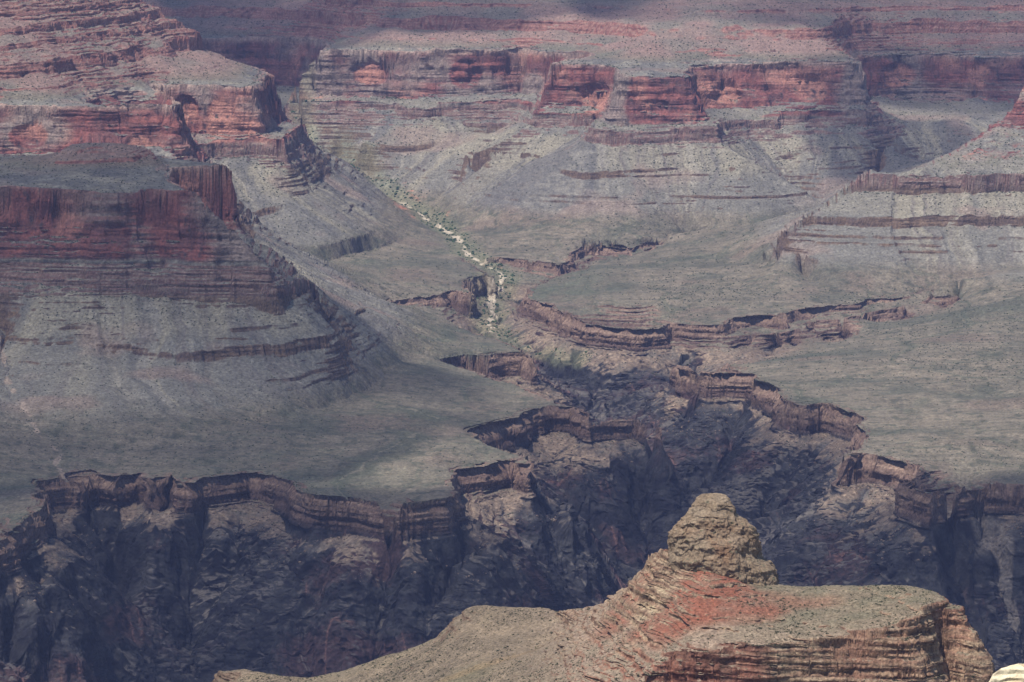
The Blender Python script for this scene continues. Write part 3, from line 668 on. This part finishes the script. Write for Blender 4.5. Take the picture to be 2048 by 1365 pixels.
Zg = G.solve(200); sl_ = blur(np.hypot(np.gradient(Zg, axis=0) / 2.0, np.gradient(Zg, axis=1) / 1.0), 3)
Zg = lerp(Zg, blur(Zg, 12), sstep(1.1, .7, sl_)).astype(f4); G.z = Zg
SLg = blur(sl_.astype(f4), 2)
def ridge_eval(X, Y):
    st = G.samp(SLg, X, Y); k = .3 + .7 * sstep(.2, 1.0, st)
    wx = (5 * vn(X, Y, 38, 1) + 2.6 * vn(X, Y, 13, 2) + 1.3 * vn(X, Y, 5, 3)) * k
    wy = (5 * vn(X, Y, 38, 4) + 2.6 * vn(X, Y, 13, 5) + 1.3 * vn(X, Y, 5, 6)) * k
    z = G.samp(Zg, X + wx, Y + wy)
    z = z + .9 * fbm(X, Y, 30, 3, 2) + .28 * vn(X, Y, 3, 5) + .14 * vn(X, Y, 1.4, 1)
    right = sstep(-.01, .035, X / Y)
    q0 = z + .05 * (X - 120) + .8 * vn(X, Y, 28, 3)
    for p, a, kk in ((6.0, .8, 2), (2.4, .85, 5)):
        q = (q0 + .2 * p * vn(X, Y, 9, kk)) / p; fr = q - np.floor(q)
        z = z + right * a * p * (np.clip((fr - .36) / .28, 0, 1) - fr) * (.75 + .25 * vn(X, Y, 22, kk + 1)) * (.55 + .45 * sstep(.3, 1.2, st))
    return z, st
def world_blob(X, Y, px, py, D, rx, ry, soft=.5):
    a, b, _ = at_d(px, py, D); d = np.hypot((X - a) / rx, (Y - b) / ry) + .35 * fbm(X, Y, 22, 3, 5)
    return sstep(1 + soft, 1 - soft, d)
def ridge_color(X, Y, z, st, slope):
    nb = fbm(X, Y, 60, 3, 1); nm = fbm(X, Y, 14, 3, 4); nf = vn(X, Y, 1.6, 2); q = z + .05 * (X - 120) + .8 * vn(X, Y, 28, 3)
    c = np.empty(X.shape + (3,), f4); c[:] = col(.180, .155, .112)
    c = mixc(c, col(.235, .195, .135), np.clip(.4 + nm + .5 * nb, 0, 1) * .7)
    c = mixc(c, col(.115, .118, .075), np.clip(1.3 * nb + .1 + nm * .6, 0, 1) * .7)
    right = sstep(0.0, .022, X / Y)
    pale = mixc(np.broadcast_to(col(.34, .275, .205), c.shape), col(.24, .205, .15), np.clip(.5 + nm * 1.6, 0, 1))
    c = mixc(c, pale, right * .85)
    top = world_blob(X, Y, 1680, 1205, 2345, 95, 60); c = mixc(c, mixc(np.broadcast_to(col(.225, .20, .14), c.shape), col(.15, .145, .10), np.clip(.5 + nm * 1.5, 0, 1)), top * .9)
    red = world_blob(X, Y, 1410, 1205, 2335, 42, 36, .35); red = np.maximum(red, .75 * world_blob(X, Y, 1300, 1225, 2400, 34, 26)); red = np.maximum(red, .5 * world_blob(X, Y, 1560, 1200, 2345, 30, 16))
    c = mixc(c, mixc(np.broadcast_to(col(.27, .115, .075), c.shape), col(.22, .135, .095), np.clip(.4 + nm * 1.5, 0, 1)), np.clip(red * (1.15 + .5 * nm), 0, 1))
    yl = world_blob(X, Y, 1305, 1222, 2372, 11, 14); c = mixc(c, col(.46, .41, .27), yl * .75)
    gr = world_blob(X, Y, 1390, 1120, 2392, 22, 12); c = mixc(c, col(.15, .15, .105), gr * .7)
    cl = sstep(.75, 1.5, slope) * right
    cc = mixc(np.broadcast_to(col(.235, .165, .115), c.shape), col(.36, .295, .20), np.clip(.4 + .9 * np.sin(q * 1.3 + nm * 2) + nm, 0, 1) * .8)
    cc = mixc(cc, col(.25, .125, .085), np.clip(1.6 * nb + 1.0 * sstep(524, 508, z) * sstep(190, 110, X) - .1, 0, 1) * .75)
    cc = mixc(cc, col(.17, .075, .055), world_blob(X, Y, 1420, 1340, 2268, 34, 22, .4) * .7)
    cc = mixc(cc, col(.085, .058, .045), np.clip(1.8 * vn(X, Y, 5, 6) - .8 + .4 * np.sin(q * 3.1), 0, 1) * .8)
    c = mixc(c, cc, cl)
    lg = sstep(.7, 1.2, slope) * (1 - right); c = mixc(c, col(.15, .105, .075), lg * .7)
    oc = world_blob(X, Y, 960, 1340, 2480, 60, 8); c = mixc(c, col(.25, .19, .11), oc * .5 * (1 - right))
    c = c * np.array([.78, .71, .70], f4)
    return np.clip(c * (1 + .3 * nf + .25 * nm)[..., None], .01, .9)
NGC, NGR = 1150, 900
Xr, Yr_ = polar_mesh(G, NGC, NGR, -0.108, 0.168, None, rows_blur=2)
Zr = np.empty_like(Xr); Sr = np.empty_like(Xr)
for a in range(0, NGC, 230): Zr[a:a + 230], Sr[a:a + 230] = ridge_eval(Xr[a:a + 230], Yr_[a:a + 230])
nx, ny, nz = grid_normals(Xr, Yr_, Zr); slr = blur(np.clip(np.hypot(nx, ny) / np.maximum(np.abs(nz), 1e-6), 0, 6), 1)
g = blur(np.hypot(nx, ny), 4) + 1e-6; ux_, uy_ = blur(nx * np.sign(nz), 4) / g, blur(ny * np.sign(nz), 4) / g
q0 = Zr + .05 * (Xr - 120)
d = sstep(.5, 1.2, slr) * (1.5 * beds(q0, Xr, Yr_, 4.5, 50, 2) + 1.1 * beds(q0, Xr, Yr_, 1.9, 25, 4) + .6 * beds(q0, Xr, Yr_, .9, 12, 6) + 2.2 * n3(Xr, Yr_, Zr, 14, 3) + 1.0 * n3(Xr, Yr_, Zr, 5, 5) + .4 * n3(Xr, Yr_, Zr, 1.8, 2))
Xr = Xr + d * ux_; Yr_ = Yr_ + d * uy_
nx, ny, nz = grid_normals(Xr, Yr_, Zr); slr = blur(np.clip(np.hypot(nx, ny) / np.maximum(np.abs(nz), 1e-6), 0, 6), 1)
Cr = ridge_color(Xr, Yr_, Zr, Sr, slr)
J = np.arange(NGC * NGR, dtype=np.int32).reshape(NGC, NGR)
Fr = np.stack([J[:-1, :-1], J[1:, :-1], J[1:, 1:], J[:-1, 1:]], -1).reshape(-1, 4)
Vr = np.stack([Xr, Yr_, Zr], -1).reshape(-1, 3)
tag(np_mesh('ridge', Vr, Fr, Cr.reshape(-1, 3), M_near), 'near ridge of cream and red rock with a flat topped mesa', kind='structure')

# ------------------------------------------------------------------ the pinnacle on the ridge
PD = 2388.0
lev = [(989.5,1425,1427),(990.5,1415,1437),(992.5,1403,1449),(999,1395,1459),(1012,1389,1466),(1030,1377,1472),(1048,1362,1490),(1056,1350,1498),(1078,1346,1508),(1095,1344,1512),(1112,1343,1518),(1125,1343,1532),(1135,1343,1546),(1150,1343,1551),(1170,1343,1553),(1195,1340,1556)]
nth, nh = 420, 300
th = np.linspace(0, 2 * np.pi, nth + 1)[:-1]; pyv = 989.5 + 205.5 * np.linspace(0, 1, nh) ** 1.25
lx = np.interp(pyv, [q[0] for q in lev], [q[1] for q in lev]); rx = np.interp(pyv, [q[0] for q in lev], [q[2] for q in lev])
cxp, hw = (lx + rx) / 2, (rx - lx) / 2 * PD / F / CP
cX, _, cZ = at_d(cxp, pyv, PD)
Tg, Hg = np.meshgrid(th, np.arange(nh), indexing='ij')
depth = np.interp(pyv, [989.5, 992, 1010, 1060, 1110, 1195], [.3, 3, 9, 18, 24, 27])
cs, sn = np.cos(Tg), np.sin(Tg)
pw = lambda v: np.sign(v) * np.abs(v) ** .86
Xp = cX[Hg.astype(int)] + pw(cs) * hw[Hg.astype(int)]; Yp = PD + 4 + pw(sn) * depth[Hg.astype(int)]; Zp = cZ[Hg.astype(int)] + 0 * Tg
def cells(x, y, z, n, seed, sq=1.0):
    """distance to cell walls and a random value per block"""
    r_ = np.random.RandomState(seed); c = np.stack([r_.uniform(v.min() - 2, v.max() + 2, n) for v in (x, y, z)], 1).astype(f4)
    p = np.stack([x.ravel(), y.ravel(), z.ravel()], 1).astype(f4); f1 = np.full(len(p), 1e9, f4); f2 = f1.copy(); idx = np.zeros(len(p), int)
    for q in range(n):
        d = (p[:, 0] - c[q, 0]) ** 2 + (p[:, 1] - c[q, 1]) ** 2 + sq * (p[:, 2] - c[q, 2]) ** 2
        m = d < f1; f2 = np.where(m, f1, np.minimum(f2, d)); f1 = np.where(m, d, f1); idx[m] = q
    return (np.sqrt(f2) - np.sqrt(f1)).reshape(x.shape), r_.rand(n)[idx].reshape(x.shape)
wx_, wy_, wz_ = Xp + 1.5 * n3(Xp, Yp, Zp, 6, 1), Yp + 1.5 * n3(Xp, Yp, Zp, 6, 3), Zp + 1.2 * n3(Xp, Yp, Zp, 6, 5)
e1, v1 = cells(wx_, wy_, wz_, 260, 3, .45); e2, v2 = cells(wx_, wy_, wz_, 1500, 5, 1.0)
rdg = lambda lam, k: 1 - 2.2 * np.abs(n3(Xp, Yp, Zp * .75, lam, k))
dsp = np.interp(Hg, [0, 25, 80], [.03, .35, 1]) * (2.6 * n3(Xp, Yp, Zp, 17, 0) + 1.6 * rdg(11, 2) + 1.4 * (v1 - .5) + 1.0 * rdg(5, 5) + .9 * (v2 - .5) + .6 * rdg(2.4, 1) + .55 * beds(Zp, Xp, Yp, 2.2, 22, 3)) * .9 + .8 * n3(Xp, Yp, Zp, 3.2, 2) + .4 * n3(Xp, Yp, Zp, 1.3, 4)
crk = np.minimum(e1 * .16, e2 * .3)
Xp = Xp + cs * dsp; Yp = Yp + sn * dsp; Zp = Zp + .5 * n3(Xp, Yp, Zp, 5, 3)
nb = n3(Xp, Yp, Zp, 16, 2); nm = n3(Xp, Yp, Zp, 5, 4); nf = n3(Xp, Yp, Zp, 1.3, 1)
cp = np.empty(Xp.shape + (3,), f4); cp[:] = col(.250, .205, .138)
cp = mixc(cp, col(.215, .135, .078), np.clip(1.3 * nb + .15 + .5 * nm, 0, 1) * sstep(1010, 1060, pyv[Hg.astype(int)]) * .8)
cp = mixc(cp, col(.34, .30, .215), np.clip(1.2 * nm + .1, 0, 1) * .6); cp = mixc(cp, col(.11, .082, .058), np.clip( np.clip(-1.5 * nm - .7, 0, 1), 0, 1) * .6); cp = mixc(cp, col(.30, .25, .17), (v2 > .7) * .35)
cp = mixc(cp, col(.12, .125, .08), np.clip(2 * nf - .9, 0, 1)); cp = np.clip(cp * (1 + .3 * nf)[..., None] * np.array([.70, .63, .63], f4), .01, .9)
Vp = np.stack([Xp, Yp, Zp], -1).reshape(-1, 3)
Jp = np.arange(nth * nh).reshape(nth, nh); J2 = np.roll(Jp, -1, 0)
Fp = np.stack([Jp[:, :-1], Jp[:, 1:], J2[:, 1:], J2[:, :-1]], -1).reshape(-1, 4)
topc = Vp.reshape(nth, nh, 3)[:, 0].mean(0) + [0, 0, .6]
Vp = np.concatenate([Vp, topc[None]]); cpp = np.concatenate([cp.reshape(-1, 3), cp.reshape(-1, 3)[:1]])
Fcap = np.stack([Jp[:, 0], J2[:, 0], np.full(nth, len(Vp) - 1), np.full(nth, len(Vp) - 1)], -1)
pin = np_mesh('rock_pinnacle', Vp, Fp, cpp, M_near)
tag(pin, 'craggy tan rock pinnacle standing on the near ridge above the dark gorge', 'rock')

# ------------------------------------------------------------------ the bright rim rock beside the camera
bu, bv = np.meshgrid(np.linspace(0, 1, 220), np.linspace(0, 1, 200), indexing='ij')
edge = np.interp(bu, [0, .04, .09, .16, .26, .5, 1], [1380, 1356, 1345, 1338, 1330, 1318, 1290])
pxr = 1962 + bu * 340
ax_, ay_, az_ = at_d(pxr, edge, 40.0)
prof = np.interp(bv, [0, .6, 1], [0, 0, 1]); dpt = np.interp(bv, [0, .5, .6, 1], [1.3, 0, -.12, -1.6]); dn = np.interp(bv, [0, .5, .6, 1], [.62, 0, .25, 30])
Xk = ax_ + .05 + .15 * np.interp(bv, [0, .5, 1], [1, 0, 0]) - prof * .9 * (1 - bu); Yk = 40 + dpt; Zk = az_ - dn + .05
w1 = n3(Xk, Yk, Zk, .6, 1); w2 = n3(Xk, Yk, Zk, .18, 3); w3 = n3(Xk, Yk, Zk, .06, 5)
ls = Zk / .09 + w1; Yk = Yk + (.10 * w1 + .05 * w2 + .04 * (np.abs(ls - np.floor(ls) - .5))) * (bv > .5); Zk = Zk + .045 * w1 + .03 * w2 + .012 * w3
ek, vk = cells(Xk, Yk, Zk, 260, 9, 3.0); Zk = Zk - .05 * sstep(.10, 0, ek) * (bv > .05) + .03 * vk; ck = np.empty(Xk.shape + (3,), f4); ck[:] = col(.66, .57, .40); ck = mixc(ck, col(.50, .36, .22), np.clip(1.3 * w2 + .2, 0, 1) * .7); ck = mixc(ck, col(.14, .11, .08), np.clip(np.clip(2.4 * w3 - 1.0, 0, 1) + sstep(.035, 0, ek) * .8, 0, 1))
Jk = np.arange(Xk.size).reshape(Xk.shape); Fk = np.stack([Jk[:-1, :-1], Jk[:-1, 1:], Jk[1:, 1:], Jk[1:, :-1]], -1).reshape(-1, 4)
M_rim = rock_mat('pale_limestone', .12, .05, .02, .25)
tag(np_mesh('rim_rock', np.stack([Xk, Yk, Zk], -1).reshape(-1, 3), Fk, ck.reshape(-1, 3), M_rim), 'sunlit cream limestone ledge at the bottom right corner', 'rock ledge')

# ------------------------------------------------------------------ scrub and boulders
def leaf_mat(name, c1, c2, s=2.0):
    m = bpy.data.materials.new(name); m.use_nodes = True; n = m.node_tree.nodes; l = m.node_tree.links; b = n['Principled BSDF']
    b.inputs['Roughness'].default_value = .9; b.inputs['Specular IOR Level'].default_value = .1
    g = n.new('ShaderNodeNewGeometry'); t = n.new('ShaderNodeTexNoise'); t.inputs['Scale'].default_value = 1 / s; t.inputs['Detail'].default_value = 3
    l.new(g.outputs['Position'], t.inputs['Vector']); r = n.new('ShaderNodeValToRGB'); l.new(t.outputs['Fac'], r.inputs[0])
    r.color_ramp.elements[0].color = c1 + (1,); r.color_ramp.elements[0].position = .35; r.color_ramp.elements[1].color = c2 + (1,); r.color_ramp.elements[1].position = .65
    l.new(r.outputs[0], b.inputs['Base Color']); return m
M_leaf = leaf_mat('scrub_leaves', (.032, .042, .026), (.075, .085, .050)); M_green = leaf_mat('green_leaves', (.022, .045, .022), (.055, .088, .038), 9)
M_bould = leaf_mat('boulder_stone', (.10, .072, .055), (.22, .165, .125), 4)
def blob(seed, nu=7, nv=5, rough=.3):
    r_ = np.random.RandomState(seed); u = np.arange(nu) / nu * 2 * np.pi; vs = np.linspace(-.35, .5, nv) * np.pi
    P = [[0, 0, 1.0]]
    for v in vs[::-1][1:]:
        for q in u: k = 1 + rough * (r_.rand() * 2 - 1); P.append([math.cos(v) * math.cos(q) * k, math.cos(v) * math.sin(q) * k, math.sin(v) * k])
    P = np.array(P); P[:, 2] += .45; P[:, 2] *= .75; Fb = []
    for i in range(nu): Fb.append([0, 1 + i, 1 + (i + 1) % nu])
    for k in range(nv - 2):
        for i in range(nu):
            a, b = 1 + k * nu + i, 1 + k * nu + (i + 1) % nu; Fb += [[a, a + nu, b], [b, a + nu, b + nu]]
    return P, np.array(Fb)
def leafy(seed, n=46):
    """a shrub as a dome of many small leaf clumps"""
    r_ = np.random.RandomState(seed); d = r_.randn(n, 3); d /= np.linalg.norm(d, axis=1)[:, None]; d[:, 2] = np.abs(d[:, 2])
    c = d * (.55 + .4 * r_.rand(n, 1)) * [1, 1, .8]; P = []; Fb = []
    for q in range(n):
        t = r_.randn(3, 3) * .26
        Fb.append([len(P) + i for i in (0, 1, 2)]); P += [c[q] + t[0], c[q] + t[1], c[q] + t[2]]
    return np.array(P) * [1, 1, .9] + [0, 0, .05], np.array(Fb)
def scatter(name, P, S, mat, shapes, seed=1):
    r_ = np.random.RandomState(seed); VV = []; FF = []; o = 0
    for q in range(len(shapes)):
        idx = np.arange(q, len(P), len(shapes)); B, Fb = shapes[q]
        a = r_.rand(len(idx)) * 6.283; ca, sa = np.cos(a)[:, None], np.sin(a)[:, None]
        x = B[None, :, 0] * ca - B[None, :, 1] * sa; y = B[None, :, 0] * sa + B[None, :, 1] * ca; z = np.broadcast_to(B[None, :, 2], x.shape)
        v = np.stack([x, y, z], -1) * S[idx, None, None] + P[idx, None, :]
        f = Fb[None] + (np.arange(len(idx)) * len(B))[:, None, None] + o
        VV.append(v.reshape(-1, 3)); FF.append(f.reshape(-1, 3)); o += len(idx) * len(B)
    return np_mesh(name, np.concatenate(VV), np.concatenate(FF), None, mat)
def individuals(name, P, S, mat, shapes, label, cat, group, seed=2):
    r_ = np.random.RandomState(seed); mes = []
    for q, (B, Fb) in enumerate(shapes):
        o = np_mesh(name, B, Fb, None, mat); mes.append(o)
    for i in range(len(P)):
        o = mes[i] if i < len(mes) else mes[i % len(mes)].copy()
        if i >= len(mes): scene.collection.objects.link(o)
        o.location = P[i]; o.scale = (S[i],) * 3; o.rotation_euler = (0, 0, r_.rand() * 6.28)
        tag(o, label, cat, group)
rg = np.random.RandomState(11)
BL = [blob(k) for k in range(6)]; LF = [leafy(k) for k in range(5)]; BD = [blob(20 + k, 6, 4, .45) for k in range(5)]
# near ridge
lim = np.minimum.accumulate(np.concatenate([np.full((NGC, 1), 1e9), proj_y(Yr_, Zr)[:, :-1]], 1), 1); pr = proj_y(Yr_, Zr)
ok = (pr <= lim + 1) & (pr > 950) & (pr < 1400) & (slr < 1.0); okI = np.where(ok.ravel())[0]
dens_ = (.5 + .9 * fbm(Vr[okI, 0], Vr[okI, 1], 26, 2, 3)); okI = okI[rg.rand(len(okI)) < np.clip(dens_, .12, 1)]
pick = rg.choice(okI, 13000, replace=False); Ps = Vr[pick]; Ss = .20 + .36 * rg.rand(len(pick)) ** 2.4 + .45 * (rg.rand(len(pick)) < .03)
inv = (np.abs(Ps[:, 0] / Ps[:, 1]) < .131) & (proj_y(Ps[:, 1], Ps[:, 2]) < 1360)
order = np.argsort(-(Ss / Ps[:, 1]) * inv); big = order[:300]; rest = order[300:]
individuals('desert_shrub', Ps[big], Ss[big] * 1.12, M_leaf, LF, 'small dark green shrub growing on the near rocky ridge', 'shrub', 'dark shrubs dotted over the near ridge')
tag(scatter('scrub', Ps[rest], Ss[rest], M_leaf, LF), kind='stuff')
# far benches, banks and slopes
pr = proj_y(Yc, Z); lim = np.minimum.accumulate(np.concatenate([np.full((NC, 1), 1e9), pr[:, :-1]], 1), 1)
okf = (pr <= lim + 1) & (pr > -20) & (pr < 1390) & (SLP < .9) & (Z > -130); okI = np.where(okf.ravel())[0]
zz = Z.ravel()[okI]; xx = Xc.ravel()[okI]; yy = Yc.ravel()[okI]
dcr = C.samp(DCR, xx, yy)
wgt = .14 * np.clip(.4 + 1.5 * fbm(xx, yy, 300, 2, 4), .05, 1) + .3 * sstep(60, 20, dcr) * (zz > -80) + .12 * (zz > 150) + .2 * sstep(.1, .5, vn(xx, yy, 500, 2)) * (zz < 15) * (xx > 300)
sel = okI[rg.rand(len(okI)) < wgt * .15]; Pf = V[sel]; dcs = C.samp(DCR, Pf[:, 0], Pf[:, 1])
Sf = (.7 + 1.1 * rg.rand(len(sel)) ** 2) * (1 + 1.0 * (dcs < 35) * (rg.rand(len(sel)) < .5)) * (Pf[:, 1] / 8000)
print('far scrub', len(sel))
nearc = dcs < 60
tag(scatter('bench_scrub', Pf[~nearc], Sf[~nearc], M_leaf, BL), kind='stuff'); tag(scatter('creek_scrub', Pf[nearc], Sf[nearc], M_green, BL), kind='stuff')
okb = (pr <= lim + 1) & (pr > 480) & (pr < 1390) & (SLP < 1.1) & (Z < -40) & (Z > -112); okI = np.where(okb.ravel())[0]
pick = rg.choice(okI, 9000, replace=False); Pb = V[pick]; Sb = .5 + 1.9 * rg.rand(9000) ** 5
order = np.argsort(-(Sb / Pb[:, 1])); big = order[:220]; rest = order[220:]
individuals('boulder', Pb[big] - [0, 0, .3], Sb[big] * 1.1, M_bould, BD, 'pale brown boulder lying on the rubble slope under the gorge rim', 'boulder', 'boulders fallen below the brown rim cliffs')
tag(scatter('rubble', Pb[rest] - [0, 0, .2], Sb[rest], M_bould, BD), kind='stuff')
print('scattered', round(time.time() - T0, 1))

# ------------------------------------------------------------------ clouds whose shadows lie on the canyon
mc = bpy.data.materials.new('thin_cloud'); mc.use_nodes = True
n = mc.node_tree.nodes; l = mc.node_tree.links; n.remove(n['Principled BSDF'])
tr = n.new('ShaderNodeBsdfTransparent'); df = n.new('ShaderNodeBsdfDiffuse'); df.inputs['Color'].default_value = (.9, .9, .9, 1)
mixs = n.new('ShaderNodeMixShader'); tx = n.new('ShaderNodeTexNoise'); tx.inputs['Scale'].default_value = 1 / 420; tx.inputs['Detail'].default_value = 5
gg = n.new('ShaderNodeNewGeometry'); l.new(gg.outputs['Position'], tx.inputs['Vector'])
mp = n.new('ShaderNodeMapRange'); mp.inputs['From Min'].default_value = .36; mp.inputs['From Max'].default_value = .58; mp.inputs['To Min'].default_value = .12; mp.inputs['To Max'].default_value = .46
l.new(tx.outputs['Fac'], mp.inputs['Value']); l.new(mp.outputs[0], mixs.inputs[0]); l.new(tr.outputs[0], mixs.inputs[1]); l.new(df.outputs[0], mixs.inputs[2])
l.new(mixs.outputs[0], n['Material Output'].inputs['Surface'])
def cloud(gx, gy, rx, ry, zb=2700, rot=0.0, zg=150):
    """a flat-based cloud whose shadow falls on the ground point (gx, gy)"""
    cx = gx + sd[0] / sd[2] * (zb - zg); cy = gy + sd[1] / sd[2] * (zb - zg)
    th = np.linspace(0, 2 * np.pi, 97)[:-1]; ph = np.linspace(0, np.pi, 41)
    Tg, Pg = np.meshgrid(th, ph, indexing='ij')
    ux, uy, uz = np.sin(Pg) * np.cos(Tg), np.sin(Pg) * np.sin(Tg), np.cos(Pg)
    r = 1 + .18 * fbm(ux * 10 + gx, uy * 10 + uz * 7 + gy, 7, 4, 1) + .1 * fbm(ux * 30 + gx, uy * 30 + uz * 20, 6, 2, 4)
    x = ux * r * rx; y = uy * r * ry; zz = np.where(uz > 0, uz * r * 420, uz * 60)
    c_, s_ = math.cos(rot), math.sin(rot)
    Vc = np.stack([cx + x * c_ - y * s_, cy + x * s_ + y * c_, zb + zz], -1).reshape(-1, 3)
    J = np.arange(96 * 41).reshape(96, 41); J2 = np.roll(J, -1, 0)
    Fc = np.stack([J[:, :-1], J[:, 1:], J2[:, 1:], J2[:, :-1]], -1).reshape(-1, 4)
    o = np_mesh('cloud', Vc, Fc, None, mc, True); tag(o, kind='stuff')
def gxy(px, D): return (px - 1024) / F / CP * D, D
for px, D, rx, ry, rot in ((200, 6800, 620, 900, .1), (-250, 7900, 450, 480, 0), (450, 5700, 820, 240, 0), (1750, 11750, 1050, 950, 0), (1000, 12050, 900, 900, 0), (500, 11700, 700, 800, 0), (1830, 10300, 230, 420, .1),
                           (1230, 6650, 330, 300, .3), (1750, 5900, 380, 220, 0)):
    g = gxy(px, D); cloud(g[0], g[1], rx, ry, 2700, rot)

# ------------------------------------------------------------------ haze
zlo = min(float(Z.min()), -352.0) - 8; zhi = max(float(Z.max()), H) + 12
bpy.ops.mesh.primitive_cube_add(size=1, location=(0, 6500, (zlo + zhi) / 2))
print('ground', zlo, zhi, float(np.abs(Xc).max()), float(Yc.max()))
hz = bpy.context.object; hz.name = 'haze'; hz.scale = (6000, 15000, zhi - zlo)
mh = bpy.data.materials.new('haze'); mh.use_nodes = True; n = mh.node_tree.nodes; n.remove(n['Principled BSDF'])
pv = n.new('ShaderNodeVolumePrincipled'); pv.inputs['Color'].default_value = (.40, .50, 1, 1); pv.inputs['Density'].default_value = 1.4e-5; pv.inputs['Anisotropy'].default_value = 0.0
mh.node_tree.links.new(pv.outputs[0], n['Material Output'].inputs['Volume']); hz.data.materials.append(mh); tag(hz, kind='stuff')
print('done', round(time.time() - T0, 1))
